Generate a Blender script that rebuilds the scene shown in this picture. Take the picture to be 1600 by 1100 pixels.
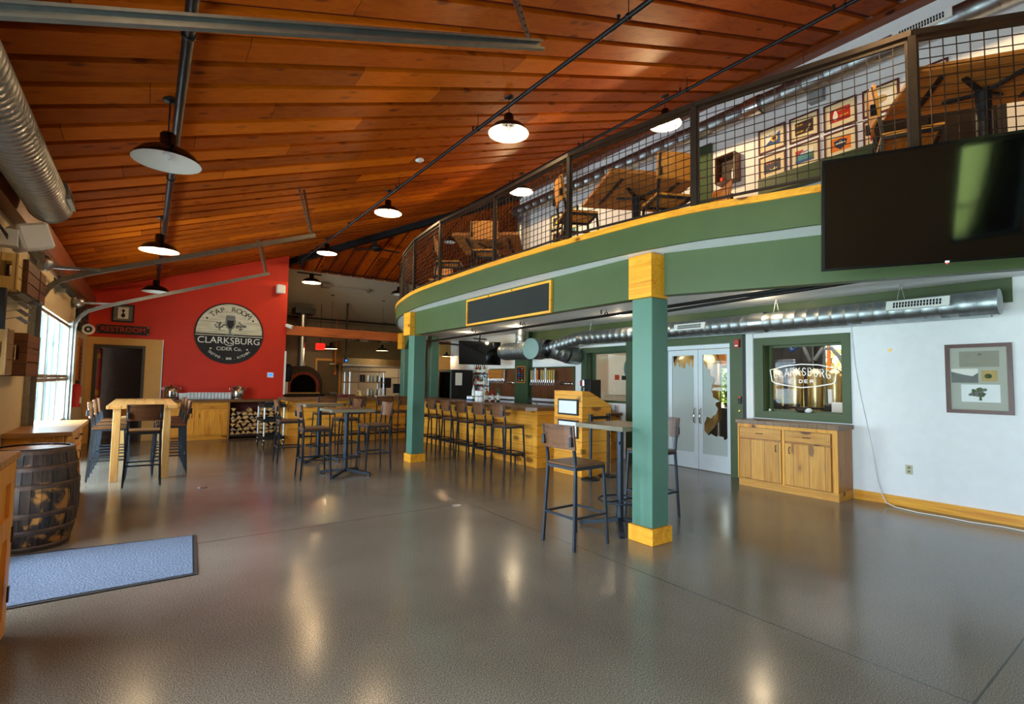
import bpy, bmesh, math, random
from mathutils import Vector, Matrix
PI = math.pi
for o in list(bpy.data.objects): bpy.data.objects.remove(o)
SC = bpy.context.scene
COL = SC.collection
rnd = random.Random(7)

# ---------------------------------------------------------------- camera
cam_d = bpy.data.cameras.new('camera'); cam = bpy.data.objects.new('camera', cam_d); COL.objects.link(cam)
cam_d.sensor_width = 36; cam_d.sensor_fit = 'HORIZONTAL'; cam_d.lens = 789.44 / 1600 * 36
cam_d.clip_start = .05; cam_d.clip_end = 300
def cam_axes(yaw, pitch, roll):
    s, c = math.sin(yaw), math.cos(yaw)
    fwd = Vector((s, c, 0)); right = Vector((c, -s, 0)); up = Vector((0, 0, 1))
    f2 = fwd * math.cos(pitch) + up * math.sin(pitch); u2 = up * math.cos(pitch) - fwd * math.sin(pitch)
    return right * math.cos(roll) + u2 * math.sin(roll), u2 * math.cos(roll) - right * math.sin(roll), f2
_r, _u, _f = cam_axes(0.624659811, 0.0585414793, 0.0151808061)
cam.matrix_world = Matrix(((_r.x, _u.x, -_f.x, 0), (_r.y, _u.y, -_f.y, 0), (_r.z, _u.z, -_f.z, 1.55), (0, 0, 0, 1)))
SC.camera = cam
SC.view_settings.view_transform = 'Standard'; SC.view_settings.look = 'None'
SC.view_settings.gamma = 1; SC.view_settings.use_curve_mapping = False
SC.view_settings.exposure = 0.24

# ---------------------------------------------------------------- world: pale bright sky
W = bpy.data.worlds.new('sky'); SC.world = W; W.use_nodes = True
bg = W.node_tree.nodes['Background']; bg.inputs['Color'].default_value = (.80, .92, 1.0, 1); bg.inputs['Strength'].default_value = 4.0

# ---------------------------------------------------------------- daylight at the windows
def area(name, loc, target, sx, sy, power, col):
    d = bpy.data.lights.new(name, 'AREA'); d.shape = 'RECTANGLE'; d.size = sx; d.size_y = sy
    d.energy = power; d.color = col
    o = bpy.data.objects.new(name, d); COL.objects.link(o); o.location = loc
    o.rotation_euler = (Vector(target) - Vector(loc)).to_track_quat('-Z', 'Y').to_euler()
    return o
DAY = (.85, .91, 1.0)
area('daylight_west', (-1.5, .7, 1.3), (4, .9, 1.0), 3.4, 2.2, 430, DAY)
area('daylight_entrance', (-1.5, 5.2, 1.2), (3, 4.6, .2), 1.3, 2.0, 280, (.70, .84, 1.0))
area('daylight_garage', (-1.55, 9.9, 1.4), (3, 9.6, .6), 3.4, 2.2, 520, DAY)
area('brewery_fill', (11.0, 4.2, 3.9), (11.0, 4.2, 0), 3.0, 4.0, 130, (1, .95, .86))  # added area light under the closed brewery ceiling, brightens the room
_s = bpy.data.lights.new('sun', 'SUN'); _s.energy = 18.0; _s.angle = .02; _s.color = (1, .96, .88)
_so = bpy.data.objects.new('sun', _s); COL.objects.link(_so); _so.rotation_euler = Vector((-.72, -.12, -.68)).to_track_quat('-Z', 'Y').to_euler()
def point(name, loc, power, col, r=.05):
    d = bpy.data.lights.new(name, 'POINT'); d.energy = power; d.color = col; d.shadow_soft_size = r
    o = bpy.data.objects.new(name, d); COL.objects.link(o); o.location = loc; return o
WARM = (1.0, .68, .34)

# ---------------------------------------------------------------- materials
def lin(c):
    return tuple(((x / 255) / 12.92 if x / 255 <= .04045 else ((x / 255 + .055) / 1.055) ** 2.4) for x in c) + (1,)
class NT:
    def __init__(s, name):
        s.m = bpy.data.materials.new(name); s.m.use_nodes = True; s.t = s.m.node_tree
        s.b = s.t.nodes['Principled BSDF']; s.out = s.t.nodes['Material Output']
    def n(s, typ, **k):
        x = s.t.nodes.new(typ)
        for a, v in k.items():
            if a.startswith('i_'):
                x.inputs[int(a[2:]) if a[2:].isdigit() else a[2:].replace('_', ' ')].default_value = v
            else: setattr(x, a, v)
        return x
    def l(s, a, b): s.t.links.new(a, b)
    def coord(s, scale=(1, 1, 1), rot=(0, 0, 0)):
        c = s.n('ShaderNodeTexCoord'); mp = s.n('ShaderNodeMapping'); mp.inputs['Scale'].default_value = scale; mp.inputs['Rotation'].default_value = rot
        s.l(c.outputs['Object'], mp.inputs['Vector']); return mp.outputs['Vector']
    def ramp(s, fac, stops):
        r = s.n('ShaderNodeValToRGB'); e = r.color_ramp.elements
        while len(e) < len(stops): e.new(.5)
        for q, (p, c) in zip(e, stops): q.position = p; q.color = c if len(c) == 4 else tuple(c) + (1,)
        s.l(fac, r.inputs['Fac']); return r.outputs['Color']
    def mix(s, fac, a, b, mode='MIX'):
        x = s.n('ShaderNodeMix', data_type='RGBA', blend_type=mode)
        for i, v in ((0, fac), (6, a), (7, b)):
            if hasattr(v, 'links'): s.l(v, x.inputs[i])
            else: x.inputs[i].default_value = v
        return x.outputs[2]
    def math(s, op, a, b=0):
        x = s.n('ShaderNodeMath', operation=op)
        for i, v in ((0, a), (1, b)):
            if hasattr(v, 'links'): s.l(v, x.inputs[i])
            else: x.inputs[i].default_value = v
        return x.outputs[0]
    def bump(s, h, strength=.2, dist=.01):
        b = s.n('ShaderNodeBump'); b.inputs['Strength'].default_value = strength; b.inputs['Distance'].default_value = dist
        s.l(h, b.inputs['Height']); s.l(b.outputs['Normal'], s.b.inputs['Normal'])
M = {}
def plain(key, rgb, rough=.5, metal=0, spec=.5, noise=.06, nscale=8, emit=None, es=0):
    t = NT(key); c = lin(rgb)
    if noise:
        nz = t.n('ShaderNodeTexNoise'); nz.inputs['Scale'].default_value = nscale; nz.inputs['Detail'].default_value = 4
        t.l(t.coord(), nz.inputs['Vector'])
        lo = tuple(x * (1 - noise) for x in c[:3]); hi = tuple(min(1, x * (1 + noise)) for x in c[:3])
        t.l(t.ramp(nz.outputs['Fac'], [(.3, lo), (.7, hi)]), t.b.inputs['Base Color'])
    else: t.b.inputs['Base Color'].default_value = c
    t.b.inputs['Roughness'].default_value = rough; t.b.inputs['Metallic'].default_value = metal
    t.b.inputs['Specular IOR Level'].default_value = spec
    if emit: t.b.inputs['Emission Color'].default_value = lin(emit); t.b.inputs['Emission Strength'].default_value = es
    M[key] = t.m; return t.m
def wood(key, light, mid, knot, axis=0, width=.0, wax=1, rough=.45, grain=1.0, knots=1.0, saw=0, sawax=2, vary=.25, dens=1.0, seg=0, spec=.5, gapw=.004):
    """planed boards: grain along `axis`; board width `width` across axis `wax` (0 = one board)"""
    t = NT(key); L, D, K = lin(light), lin(mid), lin(knot)
    c = t.n('ShaderNodeTexCoord'); sep = t.n('ShaderNodeSeparateXYZ'); t.l(c.outputs['Object'], sep.inputs[0])
    off = None
    if width:
        fl = t.math('FLOOR', t.math('DIVIDE', sep.outputs[wax], width))
        wn = t.n('ShaderNodeTexWhiteNoise', noise_dimensions='1D'); w_in = fl
        if seg:
            sh = t.math('DIVIDE', t.math('ADD', sep.outputs[axis], t.math('MULTIPLY', t.math('FRACT', t.math('MULTIPLY', fl, .618)), seg)), seg)
            w_in = t.math('ADD', fl, t.math('MULTIPLY', t.math('FLOOR', sh), 17.3))
        t.l(w_in, wn.inputs['W'])
        off = wn
    def scaled(sc):
        comb = t.n('ShaderNodeCombineXYZ')
        for i in range(3):
            v = t.math('MULTIPLY', sep.outputs[i], sc[i])
            if off is not None: v = t.math('ADD', v, t.math('MULTIPLY', off.outputs['Value'], 37.0 + 11 * i))
            t.l(v, comb.inputs[i])
        return comb.outputs[0]
    s1 = [9 * grain] * 3; s1[axis] = .9 * grain
    nz = t.n('ShaderNodeTexNoise'); nz.inputs['Scale'].default_value = 1; nz.inputs['Detail'].default_value = 5; nz.inputs['Distortion'].default_value = 1.2
    t.l(scaled(s1), nz.inputs['Vector'])
    col = t.ramp(nz.outputs['Fac'], [(.32, D), (.52, L), (.68, tuple(.5 * (a + b) for a, b in zip(L, D)))])
    s3 = [60 * grain] * 3; s3[axis] = 2.2 * grain
    n3 = t.n('ShaderNodeTexNoise'); n3.inputs['Scale'].default_value = 1; n3.inputs['Detail'].default_value = 2
    t.l(scaled(s3), n3.inputs['Vector'])
    col = t.mix(.35, col, t.ramp(n3.outputs['Fac'], [(.35, (.55, .5, .45)), (.6, (1, 1, 1))]), 'MULTIPLY')
    if knots:
        s2 = [4.2 * dens] * 3; s2[axis] = 1.9 * dens
        vo = t.n('ShaderNodeTexVoronoi'); vo.inputs['Scale'].default_value = 1; vo.inputs['Randomness'].default_value = 1
        t.l(scaled(s2), vo.inputs['Vector'])
        kn = t.ramp(vo.outputs['Distance'], [(.09 * knots, (1, 1, 1)), (.155 * knots, (.95, .95, .95)), (.20 * knots, (.22, .22, .22)), (.31 * knots, (0, 0, 0))])
        col = t.mix(kn, col, K)
    if width:
        col = t.mix(vary, col, t.ramp(off.outputs['Value'], [(0, tuple(x * .55 for x in D[:3])), (.5, D), (1, tuple(min(1, x * 1.15) for x in L[:3]))]))
        fr = t.math('FRACT', t.math('DIVIDE', sep.outputs[wax], width))
        edge = t.math('MINIMUM', fr, t.math('SUBTRACT', 1.0, fr))
        line = t.math('LESS_THAN', edge, gapw / width)
        if seg:
            f2 = t.math('FRACT', sh); line = t.math('MAXIMUM', line, t.math('LESS_THAN', f2, .006 / seg))
        col = t.mix(t.math('MULTIPLY', line, .75), col, tuple(x * .3 for x in K[:3]) + (1,))
    if saw:
        fs = t.math('FRACT', t.math('MULTIPLY', sep.outputs[sawax], saw))
        wob = t.math('LESS_THAN', t.math('ADD', fs, t.math('MULTIPLY', n3.outputs['Fac'], .5)), .48)
        col = t.mix(t.math('MULTIPLY', wob, .6), col, tuple(x * .45 for x in D[:3]) + (1,))
    t.l(col, t.b.inputs['Base Color']); t.b.inputs['Roughness'].default_value = rough; t.b.inputs['Specular IOR Level'].default_value = spec
    t.bump(n3.outputs['Fac'], .12, .004)
    M[key] = t.m; return t.m
PINE = ((250, 176, 60), (226, 138, 28), (92, 38, 6))
wood('ceil_x', (216, 110, 4), (164, 68, 0), (30, 8, 0), axis=0, width=.378, wax=1, rough=.6, knots=.85, vary=.6, grain=.8, dens=1.25, seg=2.6, spec=.14)
wood('ceil_y', (190, 84, 4), (138, 50, 0), (30, 8, 0), axis=1, width=.378, wax=0, rough=.6, knots=.85, vary=.5, grain=.8, dens=1.25, seg=2.6, spec=.14)
plain('ceil_gap', (104, 24, 1), .8, noise=.2, nscale=3)
wood('pine_x', *PINE, axis=0, width=.19, wax=2, knots=1.2, gapw=.003)
wood('pine_y', *PINE, axis=1, width=.19, wax=2, knots=1.2, gapw=.003)
wood('pine_z', *PINE, axis=2, knots=1.0)
wood('pine_trim', (252, 176, 44), (230, 140, 20), (110, 50, 14), axis=1, knots=.7)
wood('pine_saw_z', (236, 172, 76), (214, 140, 46), (104, 56, 32), axis=2, width=.21, wax=1, knots=.9, saw=48, sawax=2, vary=.2)
wood('pine_saw_y', (232, 166, 70), (210, 136, 42), (104, 56, 32), axis=1, knots=.8, saw=40, sawax=1)
wood('pine_side', (196, 134, 66), (172, 104, 42), (84, 44, 24), axis=2, knots=.9, saw=48, sawax=2)
wood('beam', (190, 96, 36), (158, 70, 22), (70, 26, 8), axis=0, knots=.8)
wood('beam_y', (130, 62, 26), (104, 44, 16), (50, 20, 8), axis=1, knots=.6)
wood('table_light', (214, 160, 92), (190, 128, 62), (130, 76, 34), axis=1, width=.14, wax=0, knots=.3, rough=.3)
wood('leg_light', (206, 158, 92), (180, 124, 62), (120, 70, 34), axis=2, knots=.4)
wood('plank_top', (216, 160, 92), (176, 118, 60), (84, 50, 26), axis=0, width=.11, wax=1, knots=.3, rough=.35)
wood('bar_top', (128, 88, 54), (98, 64, 36), (60, 36, 20), axis=0, knots=.2, rough=.32)
wood('bar_top_y', (128, 88, 54), (98, 64, 36), (60, 36, 20), axis=1, knots=.2, rough=.32)
plain('drip', (150, 150, 150), .3, 1)
wood('hightop', (140, 104, 66), (112, 80, 48), (70, 46, 26), axis=0, width=.12, wax=1, knots=.2, rough=.35)
plain('hightop_edge', (128, 120, 98), .5)
wood('seat_dark', (112, 74, 44), (78, 50, 28), (44, 24, 14), axis=1, knots=.25, rough=.3, grain=1.4)
wood('back_dark', (116, 74, 42), (78, 46, 24), (40, 20, 12), axis=1, knots=.2, rough=.38, grain=1.6)
wood('seat_honey', (222, 140, 48), (190, 108, 30), (120, 60, 18), axis=1, knots=.2, rough=.4)
wood('loft_table', (196, 122, 50), (164, 92, 32), (100, 52, 18), axis=0, width=.14, wax=1, knots=.3)
wood('crate_light', (240, 206, 130), (214, 168, 84), (120, 70, 30), axis=2, knots=.4, width=.1, wax=0)
wood('crate_dark', (120, 72, 34), (84, 46, 20), (44, 22, 10), axis=1, knots=.4, width=.11, wax=2)
wood('frame_wood', (96, 46, 26), (72, 32, 18), (40, 18, 10), axis=2, knots=0, rough=.35)
wood('rust_panel', (112, 66, 34), (78, 44, 24), (50, 28, 16), axis=2, knots=0, rough=.4, grain=.4)
wood('firewood', (226, 184, 122), (200, 150, 88), (150, 100, 56), axis=1, knots=0, rough=.8)
wood('firewood_grey', (176, 156, 136), (150, 128, 108), (110, 84, 60), axis=1, knots=0, rough=.8)
plain('bark', (70, 44, 28), .9, noise=.3, nscale=20)
plain('white_wall', (242, 240, 240), .75, noise=.02)
plain('drywall', (196, 186, 168), .8, noise=.03)
plain('cream', (222, 172, 98), .75, noise=.03)
plain('cream_pale', (214, 194, 156), .75, noise=.03)
plain('red_wall', (208, 40, 3), .6, noise=.05, nscale=2)
plain('red_door', (170, 52, 28), .5)
plain('green', (70, 86, 45), .5, noise=.05, nscale=3)
plain('green_post', (84, 124, 106), .42, noise=.05, nscale=3)
plain('green_dark', (56, 76, 48), .5, noise=.05)
plain('soffit', (250, 250, 250), .7, noise=.02)
plain('black_metal', (26, 27, 29), .42, .3, noise=.15)
plain('stool_metal', (48, 56, 66), .42, .55, noise=.12)
plain('rail_metal', (54, 42, 32), .45, .5, noise=.15)
plain('black', (14, 14, 15), .5, noise=.1)
plain('black_gloss', (10, 10, 11), .15, noise=0)
plain('screen', (6, 5, 5), .05, noise=0, spec=1.0)
plain('white', (236, 236, 232), .5, noise=.02)
plain('white_gloss', (240, 240, 238), .25, noise=0)
plain('door_white', (216, 224, 228), .4, noise=.02)
plain('steel', (190, 192, 194), .28, 1, noise=.05)
plain('chrome', (214, 214, 214), .12, 1, noise=0)
plain('brass', (190, 140, 60), .3, 1, noise=0)
plain('grey_plastic', (150, 150, 148), .5)
plain('beige', (196, 188, 150), .5)
plain('paper', (236, 232, 222), .7, noise=.02)
plain('mat_board', (232, 216, 176), .8, noise=.02)
plain('mat_grey', (186, 186, 172), .8, noise=.02)
plain('chalk', (30, 32, 28), .85, noise=.25, nscale=2)
plain('red', (190, 36, 28), .45)
plain('orange', (226, 120, 30), .6)
plain('yellow', (230, 186, 60), .6)
plain('blue', (44, 78, 140), .6)
plain('teal', (70, 140, 150), .6)
plain('navy', (30, 36, 66), .6)
plain('purple_dark', (48, 24, 40), .6)
plain('dark_brown', (44, 26, 16), .6, noise=.2)
plain('maroon', (92, 28, 22), .6)
plain('ink', (30, 30, 30), .7, noise=0)
plain('ink_grey', (120, 122, 118), .7, noise=.2)
plain('void_brown', (26, 15, 9), .8, noise=.1, spec=.2)
plain('void', (3, 3, 3), .95, noise=0, spec=.1)
plain('leaf', (84, 100, 62), .8, noise=.4, nscale=30)
plain('tan', (196, 166, 104), .7, noise=.1)
plain('brick', (128, 52, 34), .8, noise=.25, nscale=14)
plain('kitchen_grey', (120, 108, 88), .6, noise=.08)
plain('door_olive', (92, 78, 54), .6)
plain('door_dark', (58, 34, 20), .7, noise=.3, nscale=12)
plain('door_trim', (70, 62, 44), .6)
plain('mat_border', (40, 36, 36), .8)
plain('silver_pole', (224, 224, 226), .3, .2, noise=0)
plain('rubber', (30, 30, 30), .8)
plain('exit_red', (200, 20, 16), .5, emit=(255, 30, 20), es=1.5, noise=0)
plain('led_blue', (40, 90, 200), .5, emit=(40, 110, 255), es=2, noise=0)
plain('led_white', (240, 240, 255), .5, emit=(230, 240, 255), es=3, noise=0)
plain('led_red', (200, 20, 16), .5, emit=(255, 40, 20), es=2, noise=0)
plain('bulb', (255, 230, 180), .5, emit=(255, 204, 130), es=40, noise=0)
plain('bulb_off', (230, 230, 230), .3, noise=0)
plain('neon', (240, 240, 236), .3, emit=(255, 255, 250), es=.35, noise=0)
plain('shade_in', (240, 238, 230), .45, noise=0)
plain('lawn', (160, 190, 96), .95, noise=.25, nscale=1.5)
plain('patio', (200, 200, 196), .9, noise=.06)
plain('siding', (96, 132, 150), .8, noise=.08)
plain('hill_leaf', (150, 170, 70), .9, noise=.5, nscale=4)
plain('autumn_leaf', (214, 190, 110), .9, noise=.5, nscale=4)
plain('tank', (196, 176, 128), .3, 1, noise=.08)
plain('hood_steel', (176, 158, 120), .3, 1, noise=.08)
plain('oven_shell', (44, 30, 22), .7, noise=.2)
plain('charcoal', (34, 34, 36), .8, noise=.2)
plain('garage_frame', (128, 118, 104), .45, .3)
plain('track_steel', (132, 130, 124), .42, .85, noise=.12, nscale=14)
def flat(key, rgb): return plain(key, rgb, .7, noise=0)
def barrel_mat():
    t = NT('weathered_oak'); nz = t.n('ShaderNodeTexNoise'); nz.inputs['Scale'].default_value = 1; nz.inputs['Detail'].default_value = 5; nz.inputs['Distortion'].default_value = .8
    t.l(t.coord((7, 7, 4.5)), nz.inputs['Vector']); n2 = t.n('ShaderNodeTexNoise'); n2.inputs['Scale'].default_value = 1; n2.inputs['Detail'].default_value = 4; t.l(t.coord((40, 40, 3)), n2.inputs['Vector'])
    col = t.ramp(n2.outputs['Fac'], [(.35, lin((34, 28, 28))), (.65, lin((72, 58, 48)))])
    col = t.mix(t.ramp(nz.outputs['Fac'], [(.54, (0, 0, 0)), (.62, (1, 1, 1))]), col, lin((176, 122, 56)))
    t.l(col, t.b.inputs['Base Color']); t.b.inputs['Roughness'].default_value = .42; t.bump(n2.outputs['Fac'], .3, .006); M['barrel'] = t.m
barrel_mat()
def galv():
    t = NT('galvanised'); v = t.n('ShaderNodeTexVoronoi'); v.inputs['Scale'].default_value = 22
    t.l(t.coord(), v.inputs['Vector'])
    t.l(t.ramp(v.outputs['Color'], [(0, lin((146, 152, 155))), (1, lin((166, 172, 174)))]), t.b.inputs['Base Color'])
    t.b.inputs['Metallic'].default_value = 1; t.b.inputs['Roughness'].default_value = .42; M['galv'] = t.m
galv()
def floor_mat():
    t = NT('polished_concrete'); co = t.coord()
    big = t.n('ShaderNodeTexNoise'); big.inputs['Scale'].default_value = .55; big.inputs['Detail'].default_value = 5; t.l(co, big.inputs['Vector'])
    fine = t.n('ShaderNodeTexNoise'); fine.inputs['Scale'].default_value = 150; fine.inputs['Detail'].default_value = 2; t.l(co, fine.inputs['Vector'])
    col = t.ramp(big.outputs['Fac'], [(.3, lin((100, 91, 80))), (.55, lin((118, 109, 97))), (.75, lin((128, 120, 108)))])
    col = t.mix(.75, col, t.ramp(fine.outputs['Fac'], [(.38, (.3, .3, .3)), (.5, (.95, .95, .95)), (.62, (1.8, 1.8, 1.8))]), 'MULTIPLY')
    vo = t.n('ShaderNodeTexVoronoi'); vo.inputs['Scale'].default_value = 1.6; t.l(co, vo.inputs['Vector'])
    col = t.mix(t.ramp(vo.outputs['Distance'], [(.006, (1, 1, 1)), (.009, (0, 0, 0))]), col, lin((206, 202, 190)))
    st = t.n('ShaderNodeTexNoise'); st.inputs['Scale'].default_value = 1.3; st.inputs['Detail'].default_value = 3; t.l(t.coord(rot=(0, 0, 1)), st.inputs['Vector'])
    col = t.mix(t.ramp(st.outputs['Fac'], [(.70, (0, 0, 0)), (.80, (.2, .2, .2))]), col, lin((112, 96, 60)))
    sep = t.n('ShaderNodeSeparateXYZ'); t.l(t.n('ShaderNodeTexCoord').outputs['Object'], sep.inputs[0])
    def joint(ax, v, w):
        return t.math('LESS_THAN', t.math('ABSOLUTE', t.math('SUBTRACT', sep.outputs[ax], v)), w)
    j = joint(0, 3.38, .005)
    for ax, v, w in ((1, 5.6, .006), (1, .75, .006), (1, 10.4, .005), (0, -1.5, .004)): j = t.math('MAXIMUM', j, joint(ax, v, w))
    col = t.mix(t.math('MULTIPLY', j, .85), col, lin((30, 28, 30)))
    t.l(col, t.b.inputs['Base Color'])
    t.l(t.ramp(big.outputs['Fac'], [(.3, (.15,) * 3), (.7, (.24,) * 3)]), t.b.inputs['Roughness'])
    t.b.inputs['Specular IOR Level'].default_value = .55
    t.bump(fine.outputs['Fac'], .03, .002); M['floor'] = t.m
floor_mat()
def carpet_mat():
    t = NT('mat_carpet'); nz = t.n('ShaderNodeTexNoise'); nz.inputs['Scale'].default_value = 70; nz.inputs['Detail'].default_value = 3; t.l(t.coord(), nz.inputs['Vector'])
    t.l(t.ramp(nz.outputs['Fac'], [(.3, lin((66, 80, 100))), (.7, lin((122, 138, 162)))]), t.b.inputs['Base Color'])
    t.b.inputs['Roughness'].default_value = .95; t.bump(nz.outputs['Fac'], .8, .01); M['carpet'] = t.m
carpet_mat()
def glass_mat(key, tint=(1, 1, 1), refl=1.0):
    t = NT(key); tr = t.n('ShaderNodeBsdfTransparent'); tr.inputs[0].default_value = tint + (1,)
    gl = t.n('ShaderNodeBsdfGlossy'); gl.inputs['Roughness'].default_value = .01
    fr = t.n('ShaderNodeFresnel'); fr.inputs['IOR'].default_value = 1.45; mx = t.n('ShaderNodeMixShader')
    f = t.math('MULTIPLY', fr.outputs[0], refl)
    t.l(f, mx.inputs[0]); t.l(tr.outputs[0], mx.inputs[1]); t.l(gl.outputs[0], mx.inputs[2]); t.l(mx.outputs[0], t.out.inputs[0]); M[key] = t.m
glass_mat('glass'); glass_mat('glass_soft', (1, 1, 1), .22); glass_mat('pane_tint', (.86, .95, .97), .25)
def jar_glass():
    t = NT('jar_glass'); t.b.inputs['Base Color'].default_value = (.82, .86, .88, 1); t.b.inputs['Roughness'].default_value = .12; t.b.inputs['Specular IOR Level'].default_value = 1
    tr = t.n('ShaderNodeBsdfTransparent'); mx = t.n('ShaderNodeMixShader'); mx.inputs[0].default_value = .55
    t.l(tr.outputs[0], mx.inputs[1]); t.l(t.b.outputs[0], mx.inputs[2]); t.l(mx.outputs[0], t.out.inputs[0]); M['jar_glass'] = t.m
jar_glass()
def frosted():
    t = NT('frosted_film'); d = t.n('ShaderNodeBsdfDiffuse'); d.inputs[0].default_value = lin((206, 216, 214)); tl = t.n('ShaderNodeBsdfTranslucent'); tl.inputs[0].default_value = lin((206, 216, 214))
    mx = t.n('ShaderNodeMixShader'); mx.inputs[0].default_value = .35
    t.l(d.outputs[0], mx.inputs[1]); t.l(tl.outputs[0], mx.inputs[2]); t.l(mx.outputs[0], t.out.inputs[0]); M['frosted'] = t.m
frosted()
def sign_plank():
    t = NT('sign_planks'); sep = t.n('ShaderNodeSeparateXYZ'); t.l(t.n('ShaderNodeTexCoord').outputs['Object'], sep.inputs[0])
    nz = t.n('ShaderNodeTexNoise'); nz.inputs['Scale'].default_value = 3; t.l(t.coord((1, 1, 9)), nz.inputs['Vector'])
    col = t.ramp(nz.outputs['Fac'], [(.35, lin((196, 190, 164))), (.65, lin((222, 218, 196)))])
    fr = t.math('FRACT', t.math('DIVIDE', sep.outputs[2], .27))
    col = t.mix(t.math('MULTIPLY', t.math('LESS_THAN', fr, .05), .5), col, lin((120, 112, 90)))
    t.l(col, t.b.inputs['Base Color']); t.b.inputs['Roughness'].default_value = .6; M['sign_planks'] = t.m
sign_plank()
# ---------------------------------------------------------------- mesh helpers
class MB:
    """collects shapes; build() links them as ONE mesh object"""
    def __init__(s): s.v = []; s.f = []; s.mi = []; s.sm = []; s.cur = 0; s.smooth = False
    def add(s, vs, fs, smooth=None):
        o = len(s.v); s.v += [tuple(v) for v in vs]
        for f in fs: s.f.append([i + o for i in f]); s.mi.append(s.cur); s.sm.append(s.smooth if smooth is None else smooth)
        return s
    def box(s, x0, x1, y0, y1, z0, z1, mat=None):
        vs = [Vector((x, y, z)) for z in (z0, z1) for y in (y0, y1) for x in (x0, x1)]
        if mat is not None: vs = [mat @ v for v in vs]
        return s.add(vs, [(0, 2, 3, 1), (4, 5, 7, 6), (0, 1, 5, 4), (2, 6, 7, 3), (0, 4, 6, 2), (1, 3, 7, 5)], False)
    def bbox(s, x0, x1, y0, y1, z0, z1, b=.006, mat=None):
        """box with chamfered edges"""
        vs = []; idx = {}
        for sx in (0, 1):
            for sy in (0, 1):
                for sz in (0, 1):
                    X = (x0, x1)[sx]; Y = (y0, y1)[sy]; Z = (z0, z1)[sz]
                    dx = b if sx == 0 else -b; dy = b if sy == 0 else -b; dz = b if sz == 0 else -b
                    for k, p in enumerate(((X, Y + dy, Z + dz), (X + dx, Y, Z + dz), (X + dx, Y + dy, Z))):
                        idx[(sx, sy, sz, k)] = len(vs); vs.append(Vector(p))
        fs = []
        for a in (0, 1):
            q = [idx[(a, y, z, 0)] for y, z in ((0, 0), (1, 0), (1, 1), (0, 1))]; fs.append(q if a else q[::-1])
            q = [idx[(x, a, z, 1)] for x, z in ((0, 0), (1, 0), (1, 1), (0, 1))]; fs.append(q[::-1] if a else q)
            q = [idx[(x, y, a, 2)] for x, y in ((0, 0), (1, 0), (1, 1), (0, 1))]; fs.append(q if a else q[::-1])
        for a in (0, 1):
            for c in (0, 1):
                fs.append([idx[(a, c, 0, 0)], idx[(a, c, 0, 1)], idx[(a, c, 1, 1)], idx[(a, c, 1, 0)]])
                fs.append([idx[(a, 0, c, 0)], idx[(a, 0, c, 2)], idx[(a, 1, c, 2)], idx[(a, 1, c, 0)]])
                fs.append([idx[(0, a, c, 1)], idx[(0, a, c, 2)], idx[(1, a, c, 2)], idx[(1, a, c, 1)]])
        for k in range(8):
            a, c, d = k & 1, (k >> 1) & 1, k >> 2; fs.append([idx[(a, c, d, i)] for i in range(3)])
        if mat is not None: vs = [mat @ v for v in vs]
        return s.add(vs, fs, False)
    def frame(s, p0, p1):
        d = (Vector(p1) - Vector(p0)); n = d.normalized()
        a = Vector((0, 0, 1)) if abs(n.z) < .9 else Vector((0, 1, 0))
        u = n.cross(a).normalized(); w = n.cross(u); return u, w
    def cyl(s, p0, p1, r0, r1=None, n=16, cap=True, smooth=True):
        r1 = r0 if r1 is None else r1; u, w = s.frame(p0, p1); p0 = Vector(p0); p1 = Vector(p1); vs = []
        for p, r in ((p0, r0), (p1, r1)):
            for k in range(n):
                t = 2 * PI * k / n; vs.append(p + u * (r * math.cos(t)) + w * (r * math.sin(t)))
        s.add(vs, [(k, (k + 1) % n, n + (k + 1) % n, n + k) for k in range(n)], smooth)
        if cap: s.add(vs[:n], [tuple(range(n))[::-1]], False); s.add(vs[n:], [tuple(range(n))], False)
        return s
    def bar(s, p0, p1, wd, ht, up=(0, 0, 1)):
        """rectangular bar from p0 to p1: wd sideways, ht along up"""
        p0 = Vector(p0); p1 = Vector(p1); n = (p1 - p0).normalized(); up = Vector(up)
        sd = n.cross(up)
        if sd.length < 1e-5: sd = n.cross(Vector((0, 1, 0)))
        sd.normalize(); uu = sd.cross(n)
        vs = [p + sd * (a * wd / 2) + uu * (b * ht / 2) for p in (p0, p1) for a, b in ((-1, -1), (1, -1), (1, 1), (-1, 1))]
        return s.add(vs, [(0, 1, 2, 3), (7, 6, 5, 4), (0, 4, 5, 1), (1, 5, 6, 2), (2, 6, 7, 3), (3, 7, 4, 0)], False)
    def tube(s, pts, r, n=8, closed=False, smooth=True, rib=0):
        pts = [Vector(p) for p in pts]; m = len(pts); vs = []; prev = None
        for i, p in enumerate(pts):
            a = pts[(i - 1) % m] if (i or closed) else p; b = pts[(i + 1) % m] if (i < m - 1 or closed) else p
            t = (b - a).normalized()
            if prev is None:
                q = Vector((0, 0, 1)) if abs(t.z) < .9 else Vector((1, 0, 0)); u = t.cross(q).normalized()
            else:
                u = (prev - t * prev.dot(t)).normalized()
            prev = u; w = t.cross(u); rr = r(i) if callable(r) else r
            if rib and i % 2: rr += rib
            for k in range(n):
                an = 2 * PI * k / n; vs.append(p + u * (rr * math.cos(an)) + w * (rr * math.sin(an)))
        fs = []
        for i in range(m if closed else m - 1):
            j = (i + 1) % m
            for k in range(n): fs.append((i * n + k, i * n + (k + 1) % n, j * n + (k + 1) % n, j * n + k))
        s.add(vs, fs, smooth)
        if not closed: s.add(vs[:n], [tuple(range(n))[::-1]], False); s.add(vs[-n:], [tuple(range(n))], False)
        return s
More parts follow.
